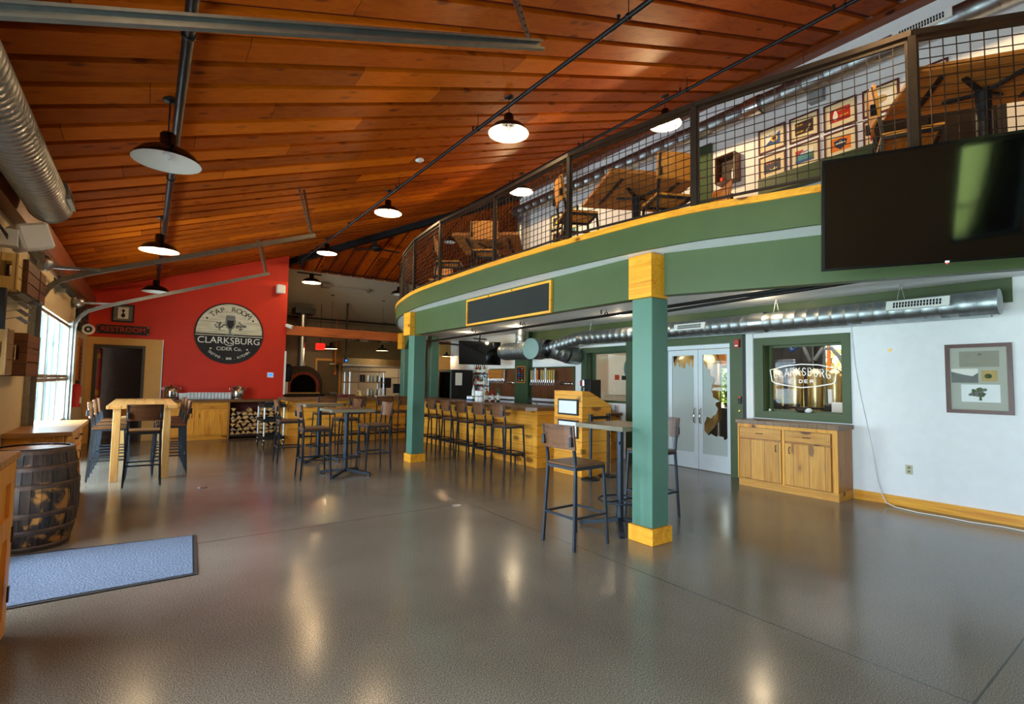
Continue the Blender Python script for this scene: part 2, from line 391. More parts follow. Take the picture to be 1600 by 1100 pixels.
    def lathe(s, prof, c=(0, 0, 0), n=24, smooth=True, axis=None, cap=False):
        c = Vector(c); ax = Vector(axis).normalized() if axis else Vector((0, 0, 1))
        u, w = (Vector((1, 0, 0)), Vector((0, 1, 0))) if axis is None else s.frame((0, 0, 0), ax)
        vs = []
        for r, z in prof:
            for k in range(n):
                t = 2 * PI * k / n; vs.append(c + ax * z + u * (r * math.cos(t)) + w * (r * math.sin(t)))
        fs = [(i * n + k, i * n + (k + 1) % n, (i + 1) * n + (k + 1) % n, (i + 1) * n + k) for i in range(len(prof) - 1) for k in range(n)]
        s.add(vs, fs, smooth)
        if cap: s.add(vs[:n], [tuple(range(n))[::-1]], False); s.add(vs[-n:], [tuple(range(n))], False)
        return s
    def prism(s, poly, d, mat=None):
        """extrude a 2-D polygon (x,y) from z=0 to z=d, then transform"""
        m = len(poly); vs = [Vector((x, y, 0)) for x, y in poly] + [Vector((x, y, d)) for x, y in poly]
        if mat is not None: vs = [mat @ v for v in vs]
        return s.add(vs, [tuple(range(m))[::-1], tuple(range(m, 2 * m))] + [(k, (k + 1) % m, m + (k + 1) % m, m + k) for k in range(m)], False)
    def sphere(s, c, r, n=12, sc=(1, 1, 1)):
        prof = [(r * math.sin(PI * i / (n // 2)), -r * math.cos(PI * i / (n // 2))) for i in range(n // 2 + 1)]
        vs = []; c = Vector(c)
        for rr, z in prof:
            for k in range(n):
                t = 2 * PI * k / n; vs.append(c + Vector((rr * math.cos(t) * sc[0], rr * math.sin(t) * sc[1], z * sc[2])))
        return s.add(vs, [(i * n + k, i * n + (k + 1) % n, (i + 1) * n + (k + 1) % n, (i + 1) * n + k) for i in range(len(prof) - 1) for k in range(n)], True)
    def text(s, body, size, mat, depth=.004, align='CENTER', spacing=1.0):
        cu = bpy.data.curves.new('t', 'FONT'); cu.body = body; cu.size = size; cu.align_x = align; cu.align_y = 'CENTER'
        cu.extrude = depth / 2; cu.space_character = spacing; cu.resolution_u = 3
        ob = bpy.data.objects.new('t', cu); me = ob.to_mesh()
        s.add([mat @ Vector((v.co.x, v.co.y, v.co.z + depth / 2)) for v in me.vertices], [tuple(p.vertices) for p in me.polygons], False)
        ob.to_mesh_clear(); bpy.data.objects.remove(ob); bpy.data.curves.remove(cu); return s
    def use(s, i): s.cur = i; return s
    def build(s, name, mats, parent=None, local=False):
        me = bpy.data.meshes.new(name); me.from_pydata(s.v, [], s.f)
        for k in (mats if isinstance(mats, (list, tuple)) else [mats]): me.materials.append(M[k])
        me.polygons.foreach_set('material_index', s.mi); me.polygons.foreach_set('use_smooth', s.sm)
        bm = bmesh.new(); bm.from_mesh(me); bmesh.ops.recalc_face_normals(bm, faces=bm.faces); bm.to_mesh(me); bm.free()
        o = bpy.data.objects.new(name, me); COL.objects.link(o)
        if parent is not None:
            o.parent = parent
            if not local: o.location = -WL.get(parent.name, Vector((0, 0, 0)))
        return o
WL = {}
def thing(name, label, cat, loc=(0, 0, 0), group=None, rz=0):
    o = bpy.data.objects.new(name, None); COL.objects.link(o); o.location = loc; o.rotation_euler = (0, 0, rz)
    o.empty_display_size = .1; WL[o.name] = Vector(loc)
    o['label'] = label; o['category'] = cat
    if group: o['group'] = group
    return o
def tag(o, label, cat, group=None):
    o['label'] = label; o['category'] = cat
    if group: o['group'] = group
    return o
def struct(name, mb, mats):
    o = mb.build(name, mats); o['kind'] = 'structure'; return o
def kids(o): return [c for c in bpy.data.objects if c.parent == o]
def dup(root, loc, rz=0, label=None, group=None, scale=None):
    r = root.copy(); COL.objects.link(r); r.location = loc; r.rotation_euler = (0, 0, rz)
    if scale: r.scale = scale
    if label: r['label'] = label
    if group: r['group'] = group
    for ch in TREE[root.name]:
        c = ch.copy(); COL.objects.link(c); c.parent = r
        for g in kids(ch):
            d = g.copy(); COL.objects.link(d); d.parent = c
    return r
TREE = {}
def remember(root): TREE[root.name] = kids(root); return root
def plane_mat(o, xd, yd):
    x = Vector(xd).normalized(); y = Vector(yd).normalized(); z = x.cross(y); o = Vector(o)
    return Matrix(((x.x, y.x, z.x, o.x), (x.y, y.y, z.y, o.y), (x.z, y.z, z.z, o.z), (0, 0, 0, 1)))
def RZ(a, loc=(0, 0, 0)): return Matrix.Translation(loc) @ Matrix.Rotation(a, 4, 'Z')
EAST = lambda o: plane_mat(o, (0, -1, 0), (0, 0, 1))     # faces -x (drawn on the east wall)
NORTH = lambda o: plane_mat(o, (1, 0, 0), (0, 0, 1))     # faces -y (drawn on the north wall)
def zA(x): return 3.901 + .351 * x                       # roof over the tap room, rising to the east
def zB(y): return 3.901 + .351 * (18.95 - y)             # roof over the kitchen side, rising to the south

# ---------------------------------------------------------------- floor, roof, walls
XW, XE, YS, YR = -1.15, 8.1, -5.35, 15.1
struct('floor', MB().box(-1.3, 14.2, -5.55, 19.5, -.12, 0), 'floor')
mb = MB(); P = .378; y = -4.9 - 2 * .378
while y < 17.0:
    for off, w, up in ((0, P - .088, 0.0),):
        y0, y1 = y, y + w
        def xe(yy): return min(8.25, 18.95 - yy)
        if xe(y1) > -1.2:
            vs = [(-1.35, y0, zA(-1.35)), (xe(y0), y0, zA(xe(y0))), (xe(y1), y1, zA(xe(y1))), (-1.35, y1, zA(-1.35))]
            vs += [(a, b, c + .05) for a, b, c in vs]
            mb.add(vs, [(3, 2, 1, 0), (4, 5, 6, 7), (0, 1, 5, 4), (1, 2, 6, 5), (2, 3, 7, 6), (3, 0, 4, 7)])
    y += P
mb.use(1); vs = [(-1.35, -5.65, zA(-1.35) + .045), (8.25, -5.65, zA(8.25) + .045), (8.25, 10.7, zA(8.25) + .045), (2.0, 16.95, zA(2.0) + .045), (-1.35, 16.95, zA(-1.35) + .045)]
vs += [(a, b, c + .12) for a, b, c in vs]
mb.add(vs, [(4, 3, 2, 1, 0), (5, 6, 7, 8, 9), (0, 1, 6, 5), (1, 2, 7, 6), (2, 3, 8, 7), (3, 4, 9, 8), (4, 0, 5, 9)])
struct('ceiling', mb, ['ceil_x', 'ceil_gap'])
mb = MB(); x = 2.6
while x < 13.2:
    def ye(xx): return max(18.95 - xx, 10.6) if xx < 8.2 else 10.6
    x0, x1 = x, x + P - .07
    vs = [(x0, 16.22, zB(16.22)), (x0, ye(x0), zB(ye(x0))), (x1, ye(x1), zB(ye(x1))), (x1, 16.22, zB(16.22))]
    vs += [(a, b, c + .03) for a, b, c in vs]
    mb.add(vs, [(3, 2, 1, 0), (4, 5, 6, 7), (0, 1, 5, 4), (1, 2, 6, 5), (2, 3, 7, 6), (3, 0, 4, 7)]); x += P
mb.use(1); vs = [(2.6, 16.3, zB(16.3) + .025), (2.6, 16.2, zB(16.2) + .025), (8.2, 10.6, zB(10.6) + .025), (13.2, 10.6, zB(10.6) + .025), (13.2, 16.3, zB(16.3) + .025)]
vs += [(a, b, c + .12) for a, b, c in vs]
mb.add(vs, [(4, 3, 2, 1, 0), (5, 6, 7, 8, 9), (0, 1, 6, 5), (1, 2, 7, 6), (2, 3, 8, 7), (3, 4, 9, 8), (4, 0, 5, 9)])
struct('ceiling_north', mb, ['ceil_y', 'ceil_gap'])
mb = MB(); vs = [(2.9, 16.22, zB(16.22)), (13.2, 16.22, zB(16.22)), (13.2, 19.5, zB(19.5)), (2.9, 19.5, zB(19.5))]
vs += [(a, b, c + .1) for a, b, c in vs]
mb.add(vs, [(0, 1, 2, 3), (7, 6, 5, 4), (0, 4, 5, 1), (1, 5, 6, 2), (2, 6, 7, 3), (3, 7, 4, 0)])
struct('ceiling_kitchen', mb, 'drywall')
def wall_x(name, x0, x1, y0, y1, z0, ztop, openings, mats):
    """wall in a plane of constant x; openings (y0,y1,z0,z1)"""
    mb = MB(); ys = sorted({y0, y1} | {v for o in openings for v in o[:2]})
    for a, b in zip(ys, ys[1:]):
        zs = [(z0, ztop)]
        for o in openings:
            if o[0] <= a and o[1] >= b: zs = [(z0, o[2]), (o[3], ztop)]
        for p, q in zs:
            if q - p > 1e-4: mb.box(x0, x1, a, b, p, q)
    return struct(name, mb, mats)
def wall_y(name, y0, y1, x0, x1, z0, ztop, openings, mats):
    mb = MB(); xs = sorted({x0, x1} | {v for o in openings for v in o[:2]})
    for a, b in zip(xs, xs[1:]):
        zs = [(z0, ztop)]
        for o in openings:
            if o[0] <= a and o[1] >= b: zs = [(z0, o[2]), (o[3], ztop)]
        for p, q in zs:
            if q - p < 1e-4: continue
            if callable(q): pass
            mb.box(a, b, y0, y1, p, q)
    return struct(name, mb, mats)
# west wall with two overhead-door openings
wall_x('wall_west', XW - .06, XW, YS, YR + .15, 0, zA(XW) + .05, [(-5.05, -3.8, 1.2, 2.85), (-1.1, 2.54, 0, 2.45), (4.45, 5.93, 0, 2.12), (8.13, 11.72, 0, 2.45)], 'cream_pale')
# east wall
WIN1 = (3.11, 4.25, 1.137, 2.2); DOOR = (4.83, 6.27, 0, 2.27); WIN2 = (7.08, 8.3, 1.12, 2.25)
wall_x('wall_east', XE, XE + .25, YS, 10.97, 0, zA(XE) + .02, [WIN1, DOOR, WIN2], 'white_wall')
struct('wall_east_bar', MB().box(XE, XE + .25, 10.97, 14.7, 0, 3.14), 'white_wall')
struct('wall_bar_return', MB().box(8.35, 13.2, 10.72, 10.97, 0, 6.9), 'white_wall')
# south wall: solid and unseen behind the camera, dark so reflections stay dim
wall_y('wall_south', YS - .2, YS, -1.35, 8.35, 0, 3.3, [], 'dark_brown')
mb = MB(); vs = []
for yy in (YS - .2, YS): vs += [(-1.35, yy, 3.3), (8.35, yy, 3.3), (8.35, yy, zA(8.35) + .05), (-1.35, yy, zA(-1.35) + .05)]
mb.add(vs, [(0, 1, 2, 3), (7, 6, 5, 4), (0, 4, 5, 1), (1, 5, 6, 2), (2, 6, 7, 3), (3, 7, 4, 0)])
struct('wall_south_gable', mb, 'dark_brown')
mb = MB()
for a, b in ((-5.05, -4.98), (-3.87, -3.8)): mb.box(XW - .05, XW + .02, a, b, 1.2, 2.85)
for a, b in ((1.2, 1.27), (2.78, 2.85)): mb.box(XW - .05, XW + .02, -4.98, -3.87, a, b)
w3 = struct('window_3', mb, 'siding'); MB().box(XW - .03, XW - .024, -4.98, -3.87, 1.27, 2.78).build('pane', 'glass', w3)
# north wall: red, with the cream panel round the restroom doorway
mb = MB()
def slope_y(mb, y0, y1, a, b, z0):
    vs = [(a, y0, z0), (b, y0, z0), (b, y0, zA(b) + .03), (a, y0, zA(a) + .03)]; vs += [(p, y1, r) for p, q, r in vs]
    mb.add(vs, [(0, 1, 2, 3), (7, 6, 5, 4), (0, 4, 5, 1), (1, 5, 6, 2), (2, 6, 7, 3), (3, 7, 4, 0)])
slope_y(mb, YR, YR + .16, XW, -1.0, 0); slope_y(mb, YR, YR + .16, -1.0, -.07, 2.24); slope_y(mb, YR, YR + .16, -.07, 3.1, 0)
struct('wall_north', mb, 'red_wall')
mb = MB()
mb.box(XW + .005, -1.0, YR - .05, YR, 0, 2.44); mb.box(-1.0, -.07, YR - .05, YR, 2.24, 2.44); mb.box(-.07, .28, YR - .05, YR, 0, 2.44)
struct('wall_restroom', mb, 'cream')
mb = MB(); mb.box(.28, .30, YR - .056, YR, 0, 2.45); mb.use(1).box(.30, .315, YR - .02, YR, 0, 2.3)  # black strip beside the white trim paints in its edge shadow
struct('trim_1', mb, ['white', 'black'])
mb = MB(); mb.box(-1.02, -.96, YR - .06, YR + .17, 0, 2.27); mb.box(-.11, -.05, YR - .06, YR + .17, 0, 2.27); mb.box(-.96, -.11, YR - .06, YR + .17, 2.21, 2.27)
struct('trim_2', mb, 'door_trim')
struct('wall_hallway', MB().box(-1.35, 3.0, 16.4, 16.6, 0, 3.2), 'door_dark')
struct('ceiling_hallway', MB().box(-1.35, 3.0, 15.26, 16.4, 2.6, 2.7), 'drywall')
d = MB().box(-.95, -.905, YR + .18, YR + .95, .01, 2.2); dr = struct('door_1', d, 'red_door')
mb = MB()
for z in (.3, 1.15, 2.0): MB().box(-.957, -.9, YR + .165, YR + .185, z - .06, z + .06).build('hinge', 'brass', dr)
# kitchen shell
struct('wall_kitchen_west', MB().box(2.95, 3.1, YR + .16, 19.5, 0, 5.0), 'kitchen_grey')
struct('wall_kitchen_north', MB().box(2.95, 13.2, 19.3, 19.5, 0, 4.0), 'kitchen_grey')
struct('wall_kitchen_east', MB().box(13.0, 13.2, 10.97, 19.5, 0, 7.0), 'drywall')
struct('wall_pantry', MB().box(8.1, 13.0, 15.5, 15.62, 0, 3.0), 'cream')
# trims and beams
struct('trim_3', MB().box(XW, XW + .12, YS, YR - .02, 3.04, 3.34), 'beam_y')
mb = MB(); mb.box(7.93, XE, YS, 10.9, zA(8.1) - .16, zA(7.93) - .01); struct('trim_4', mb, 'beam_y')
mb = MB(); mb.bar((2.95, 16.0, zA(2.95) - .06), (8.05, 10.9, zA(8.05) - .06), .14, .24); struct('trim_5', mb, 'black')
mb = MB(); mb.box(3.1, 5.95, 15.02, 15.24, 2.76, 3.02); mb.box(5.95, 8.1, 15.02, 15.24, 2.76, 3.02); struct('trim_6', mb, 'beam')
mb = MB(); mb.box(3.08, 3.13, YR - .012, YR + .17, 1.1, 2.3); struct('trim_7', mb, 'white')
# green casings on the east wall
mb = MB()
mb.box(XE - .03, XE, 3.0, 3.11, 1.03, 2.32); mb.box(XE - .03, XE, 4.25, 4.4, 1.03, 2.32); mb.box(XE - .03, XE, 3.11, 4.25, 2.2, 2.32); mb.box(XE - .03, XE, 3.11, 4.25, 1.03, 1.137)
for a, b, c, d2 in ((3.11, 3.16, 1.137, 2.2), (4.2, 4.25, 1.137, 2.2), (3.16, 4.2, 2.16, 2.2), (3.16, 4.2, 1.137, 1.17)): mb.box(XE + .14, XE + .2, a, b, c, d2)
mb.box(XE - .0, XE + .14, 3.105, 3.118, 1.137, 2.2).box(XE, XE + .14, 4.242, 4.255, 1.137, 2.2).box(XE, XE + .14, 3.118, 4.242, 2.192, 2.205).box(XE, XE + .14, 3.118, 4.242, 1.13, 1.142)
w1 = struct('window_1', mb, 'green'); MB().box(XE + .165, XE + .172, 3.16, 4.2, 1.17, 2.16).build('pane', 'glass_soft', w1)
mb = MB()
mb.box(XE - .03, XE, 8.3, 8.47, .95, 2.34); mb.box(XE - .03, XE, 7.08, 8.3, 2.22, 2.34); mb.box(XE - .03, XE, 7.02, 7.08, .95, 2.34)
for a, b, c, d2 in ((7.08, 7.14, 1.12, 2.25), (8.22, 8.3, 1.12, 2.25), (7.14, 8.22, 2.2, 2.25), (7.14, 8.22, 1.12, 1.17)): mb.box(XE + .14, XE + .2, a, b, c, d2)
mb.box(XE, XE + .14, 8.29, 8.305, 1.12, 2.25).box(XE, XE + .14, 7.075, 7.09, 1.12, 2.25)
w2 = struct('window_2', mb, 'green_dark'); MB().box(XE + .165, XE + .172, 7.14, 8.22, 1.17, 2.2).build('pane', 'glass_soft', w2)
struct('trim_8', MB().box(XE - .02, XE, 4.6, 4.83, 0, 2.40).box(XE - .02, XE, 4.83, 6.3, 2.27, 2.40), 'green')
struct('trim_9', MB().box(XE - .016, XE, 4.54, 4.6, 0, 2.40), 'black')
struct('trim_10', MB().box(XE - .022, XE, 4.42, 4.54, .96, 2.40), 'white')
struct('trim_11', MB().box(XE - .16, XE, 6.68, 7.02, 0, 2.42).box(XE - .02, XE, 6.3, 6.68, 0, 2.40), 'green_dark')
struct('trim_12', MB().box(XE - .012, XE, 1.32, 10.97, 2.56, 2.85), 'green')
struct('trim_13', MB().box(XE - .09, XE, 1.5, 9.3, 2.40, 2.48), 'galv')
struct('trim_14', MB().box(XE - .14, XE, 10.32, 10.9, 0, 2.85), 'green_dark')
struct('baseboard_east', MB().box(XE - .025, XE, YS + .01, 2.99, 0, .125), 'pine_trim')
# white double door, frosted
dr = struct('door_2', MB().box(XE + .12, XE + .2, 4.83, 4.89, 0, 2.27).box(XE + .12, XE + .2, 6.21, 6.27, 0, 2.27).box(XE + .12, XE + .2, 4.89, 6.21, 2.2, 2.27), 'door_white')
def leaf(y0, y1, hinge_side):
    mb = MB(); s = .085
    mb.box(XE + .14, XE + .185, y0, y0 + s, .01, 2.19); mb.box(XE + .14, XE + .185, y1 - s, y1, .01, 2.19)
    mb.box(XE + .14, XE + .185, y0 + s, y1 - s, 2.09, 2.19); mb.box(XE + .14, XE + .185, y0 + s, y1 - s, .01, .30)
    lf = mb.build('door_leaf', 'door_white', dr)
    MB().box(XE + .16, XE + .166, y0 + s, y1 - s, .30, 2.09).build('pane', 'glass_soft', lf)
    # frosted film with a ragged leaf-edged opening (the silhouette of a big tree seen in part)
    r2 = random.Random(int(y0 * 100)); poly = []
    if hinge_side:      # right leaf: clear area towards the right edge
        base = [(y1 - s, .30), (y0 + s, .30), (y0 + s, .62)]
        edge = [(.04, .60), (.30, .64), (.45, .68), (.50, .78), (.46, .92), (.30, .98), (.22, 1.10), (.18, 1.28), (.30, 1.36), (.34, 1.46), (.26, 1.62), (.34, 1.76), (.42, 1.84), (.47, 1.98), (.50, 2.09)]
        yy0 = y0 + s; poly = base[:]
        for a, b in zip(edge, edge[1:]):
            L = math.hypot(b[0] - a[0], b[1] - a[1]); k = max(1, int(L / .05))
            for i in range(k):
                t = i / k; j = .034
                poly.append((yy0 + max(0.0, a[0] + (b[0] - a[0]) * t + r2.uniform(-j, j)), a[1] + (b[1] - a[1]) * t + r2.uniform(-j, j)))
        poly += [(y1 - s, 2.0)]
        poly = [(min(max(a, y0 + s), y1 - s), min(max(b, .3), 2.09)) for a, b in poly]
    else:
        poly = [(y1 - s, .30), (y0 + s, .30), (y0 + s, 1.98)]
        for i in range(1, 24): poly.append((y0 + s + (y1 - y0 - 2 * s) * i / 24, 1.93 + r2.uniform(-.09, .08)))
        poly += [(y1 - s, 1.95)]
    MB().prism([(-p, q) for p, q in poly], .002, plane_mat((XE + .158, 0, 0), (0, -1, 0), (0, 0, 1))).build('frosted_film', 'frosted', lf)
    return lf
lr = leaf(4.895, 5.545, True); ll = leaf(5.555, 6.205, False)
def pull(y, lf):
    pts = [(XE + .14, y, .84), (XE + .09, y, .86), (XE + .085, y, .97), (XE + .09, y, 1.09), (XE + .14, y, 1.11)]
    MB().tube(pts, .012, 8).build('pull_handle', 'chrome', lf)
pull(5.49, lr); pull(5.61, ll)
mb = MB()
for z in (.35, 1.85): MB().box(XE + .115, XE + .13, 4.875, 4.905, z, z + .14).build('hinge', 'steel', lr)
d4 = struct('door_4', MB().box(XW - .12, XW - .02, 4.45, 4.51, 0, 2.12).box(XW - .12, XW - .02, 5.87, 5.93, 0, 2.12).box(XW - .12, XW - .02, 4.51, 5.87, 2.05, 2.12), 'garage_frame')
for a, b in ((4.515, 5.185), (5.195, 5.865)):
    m = MB(); m.box(XW - .1, XW - .05, a, a + .08, .01, 2.04).box(XW - .1, XW - .05, b - .08, b, .01, 2.04).box(XW - .1, XW - .05, a + .08, b - .08, .01, .2).box(XW - .1, XW - .05, a + .08, b - .08, 1.94, 2.04)
    lf = m.build('door_leaf', 'garage_frame', d4); MB().box(XW - .08, XW - .072, a + .08, b - .08, .2, 1.94).build('pane', 'glass', lf)
# ---------------------------------------------------------------- loft deck
CURVE = [(8.1, -2.3), (7.0, -1.75), (6.0, -.9), (5.3, -.05), (4.75, .8), (4.31, 1.76), (4.17, 2.13), (3.95, 2.70), (3.82, 3.52), (3.735, 5.19), (3.745, 6.6), (3.83, 8.25), (4.09, 9.55), (4.37, 10.43), (4.93, 11.69), (5.69, 13.0), (6.6, 14.3), (8.1, 15.2)]
def smooth_curve(pts, k=8):
    out = []; n = len(pts)
    for i in range(n - 1):
        p0 = pts[max(i - 1, 0)]; p1 = pts[i]; p2 = pts[i + 1]; p3 = pts[min(i + 2, n - 1)]
        for j in range(k):
            t = j / k
            out.append(tuple(.5 * (2 * b + (c - a) * t + (2 * a - 5 * b + 4 * c - d) * t * t + (3 * b - a - 3 * c + d) * t ** 3) for a, b, c, d in zip(p0, p1, p2, p3)))
    out.append(pts[-1]); return out
CV = smooth_curve(CURVE, 10)
def offset(cv, d):
    out = []
    for i, p in enumerate(cv):
        a = Vector(cv[max(i - 1, 0)]); b = Vector(cv[min(i + 1, len(cv) - 1)]); t = (b - a).normalized(); n = Vector((t.y, -t.x))
        out.append((p[0] + n.x * d, p[1] + n.y * d))
    return out
def band(cv, d0, d1, z0, z1):
    a = offset(cv, d0); b = offset(cv, d1); m = len(cv); vs = []
    for z in (z0, z1): vs += [(x, y, z) for x, y in a] + [(x, y, z) for x, y in b]
    fs = []
    for i in range(m - 1):
        fs += [(i, i + 1, 2 * m + i + 1, 2 * m + i), (m + i, 3 * m + i, 3 * m + i + 1, m + i + 1), (i, m + i, m + i + 1, i + 1), (2 * m + i, 2 * m + i + 1, 3 * m + i + 1, 3 * m + i)]
    mb = MB(); mb.add(vs, fs, False); return mb
mb = MB(); inner = offset(CV, .03)
slab = [(x, y) for x, y in inner if x < 8.09] + [(8.09, 15.0), (8.09, -2.1)]
mb.prism(slab, .24, Matrix.Translation((0, 0, 2.85))); struct('ceiling_under_loft', mb, 'soffit')
struct('trim_15', band(CV, 0, .028, 2.842, 3.10), 'green')
struct('trim_16', band(CV, -.02, .16, 3.10, 3.16), 'pine_trim')
mb = MB(); fl2 = [(x, y) for x, y in offset(CV, .165) if x < 8.08] + [(8.08, 15.0), (8.08, -2.0)]
mb.prism(fl2, .045, Matrix.Translation((0, 0, 3.095))); struct('floor_loft', mb, 'bar_top_y')
# beams under the deck edge
def beam(p0, p1, th, z0, z1):
    a = Vector((p0[0], p0[1], 0)); b = Vector((p1[0], p1[1], 0)); t = (b - a).normalized(); n = Vector((t.y, -t.x, 0))
    poly = [(v.x, v.y) for v in (a, b, b + n * th, a + n * th)]
    return MB().prism(poly, z1 - z0, Matrix.Translation((0, 0, z0)))
struct('trim_17', beam((4.02, 3.22), (4.092, 8.855), .12, 2.415, 2.849), 'green')
struct('trim_18', beam((5.47, -.05), (4.12, 3.15), .12, 2.43, 2.849), 'green')
struct('trim_19', beam((4.1, 9.1), (5.72, 13.0), .15, 2.405, 2.849), 'green')
def support_post(x, y, label, top=2.405, cap=True, capz=(2.405, 2.84), rz=0, cx=(-.165, .09)):
    t = thing('support_post', label, 'post', (x, y, 0), 'green posts carrying the loft')
    MB().bbox(-.125, .125, -.125, .125, .155, top - .001, .006).build('shaft', 'green_post', t, True)
    MB().bbox(-.152, .152, -.152, .152, 0, .155, .005).build('base', 'pine_trim', t, True)
    if cap: MB().bbox(cx[0], cx[1], -.15, .14, capz[0], capz[1], .004).build('capital', 'pine_trim', t, True)
    return t
support_post(4.125, 3.33, 'near green post with pine base and capital beside the square high-top table')
support_post(4.225, 9.0, 'second green post with pine base at the corner of the bar stools', cx=(-.235, .0))
support_post(5.86, 13.15, 'green post with pine capital where the kitchen beam ends', cx=(-.22, .0))
support_post(6.75, 13.3, 'dark green post behind the bar left of the black fridge', top=2.83, cap=False)
# ---------------------------------------------------------------- stools and chairs
def make_stool(name, label, H=.76, top=1.14, seat='seat_dark', back='back_dark', metal='stool_metal', group=None, rail=.29, bh=.22):
    """faces +x"""
    t = thing(name, label, 'stool' if H > .6 else 'chair', group=group)
    w = .2; a = .225; b = .185
    MB().bbox(-.2, .205, -.205, .205, H - .006, H + .022, .006).build('seat', seat, t, True)
    def T(p0, p1, s=.024, up=(1, 0, 0)): return MB().bar(p0, p1, s, s, up)
    for sy in (-1, 1):
        m = T((a, sy * .215, 0), (b + .005, sy * .19, H - .006)); m.build('leg', metal, t, True)
        m = MB().bar((-a, sy * .215, 0), (-b - .005, sy * .19, H), .024, .024, (1, 0, 0)); m.bar((-b - .005, sy * .19, H - .005), (-b - .015, sy * .19, H + .1), .024, .024, (1, 0, 0)); m.bar((-b - .015, sy * .19, H + .095), (-b - .065, sy * .19, top), .024, .024, (1, 0, 0))
        m.build('leg', metal, t, True)
    f = MB()
    f.box(-.2, .2, -.2, -.178, H - .034, H - .007); f.box(-.2, .2, .178, .2, H - .034, H - .007)
    f.box(-.2, -.178, -.178, .178, H - .034, H - .007); f.box(.178, .2, -.178, .178, H - .034, H - .007)
    f.build('seat_frame', metal, t, True)
    k = 1 - rail / H; q = a + (b - a) * (1 - k); yy = .215 + (.19 - .215) * (1 - k)
    for p0, p1 in (((q, -yy, rail), (q, yy, rail)), ((-q, -yy, rail), (-q, yy, rail)), ((-q, -yy, rail), (q, -yy, rail)), ((-q, yy, rail), (q, yy, rail))):
        MB().bar(p0, p1, .02, .02).build('footrail', metal, t, True)
    # curved wooden backrest in front of the uprights
    z0, z1 = top - bh, top + .01; n = 8; vs = []
    for th in (0, .02):
        for z in (z0, z1):
            for i in range(n + 1):
                u = -1 + 2 * i / n; lean = -(z - (top - .25)) * .12
                vs.append((-b - .035 - .028 * (1 - u * u) + lean + th, u * .215, z))
    m = n + 1; fs = []
    for i in range(n):
        fs += [(i, i + 1, m + i + 1, m + i), (2 * m + i, 3 * m + i, 3 * m + i + 1, 2 * m + i + 1), (i, 2 * m + i, 2 * m + i + 1, i + 1), (m + i, m + i + 1, 3 * m + i + 1, 3 * m + i)]
    fs += [(0, m, 3 * m, 2 * m), (n, 2 * m + n, 3 * m + n, m + n)]
    MB().add(vs, fs, False).build('backrest', back, t, True)
    for sy in (-1, 1): MB().bbox(-b - .085, -b - .045, sy * .19 - .014, sy * .19 + .014, z0 + .03, z0 + .12, .004).build('bracket', metal, t, True)
    return remember(t)
GS = 'dark wood bar stools'
stool = make_stool('bar_stool', 'dark wood bar stool at left of square high-top beside near green post', group=GS)
stool.location = (3.46, 3.70, 0); stool.rotation_euler = (0, 0, .03)
def place(x, y, rz, label): return dup(stool, (x, y, 0), rz, label, GS)
E_, N_, W_, S_ = 0, PI / 2, PI, -PI / 2
place(4.9, 3.93, W_ + .04, 'dark wood bar stool half hidden behind the near green post')
place(2.20, 8.38, E_ - .05, 'bar stool with its back to the left at the nearer small high-top')
place(3.27, 8.62, W_ + .04, 'bar stool with glossy backrest on right side of nearer small high-top')
place(2.20, 10.1, E_ - .04, 'bar stool on left of the farther small high-top in front of the cart')
place(3.28, 10.22, W_ + .05, 'bar stool on right of the farther small high-top')
for i, (y, lb) in enumerate(((7.43, 'bar stool at the end of the bar nearest the host stand'), (8.07, 'second bar stool from the host stand along the bar'), (8.72, 'third bar stool from the host stand along the bar'), (9.36, 'fourth bar stool from the host stand along the bar'), (10.0, 'fifth bar stool along the bar, partly hidden by green post'), (10.64, 'bar stool along the bar behind the second green post'))):
    place(5.3, y, E_, lb)
for x, lb in ((5.32, 'bar stool against the kitchen end of the bar just left of green post'), (4.76, 'second bar stool left of green post at the back bar'), (4.08, 'third bar stool left of green post at the back bar'), (3.38, 'bar stool at the back bar seen over the farther high-top')):
    place(x, 12.12, N_, lb)
place(.01, 9.09, N_, 'dark bar stool at the near end of the long pine table')
for k, y in enumerate((9.84, 10.7, 11.55)):
    nm = ('nearest', 'middle', 'farthest')[k]
    place(-.42, y, E_, nm + ' bar stool on window side of the long pine table')
    place(.36, y + .12, W_, nm + ' bar stool on room side of the long pine table')

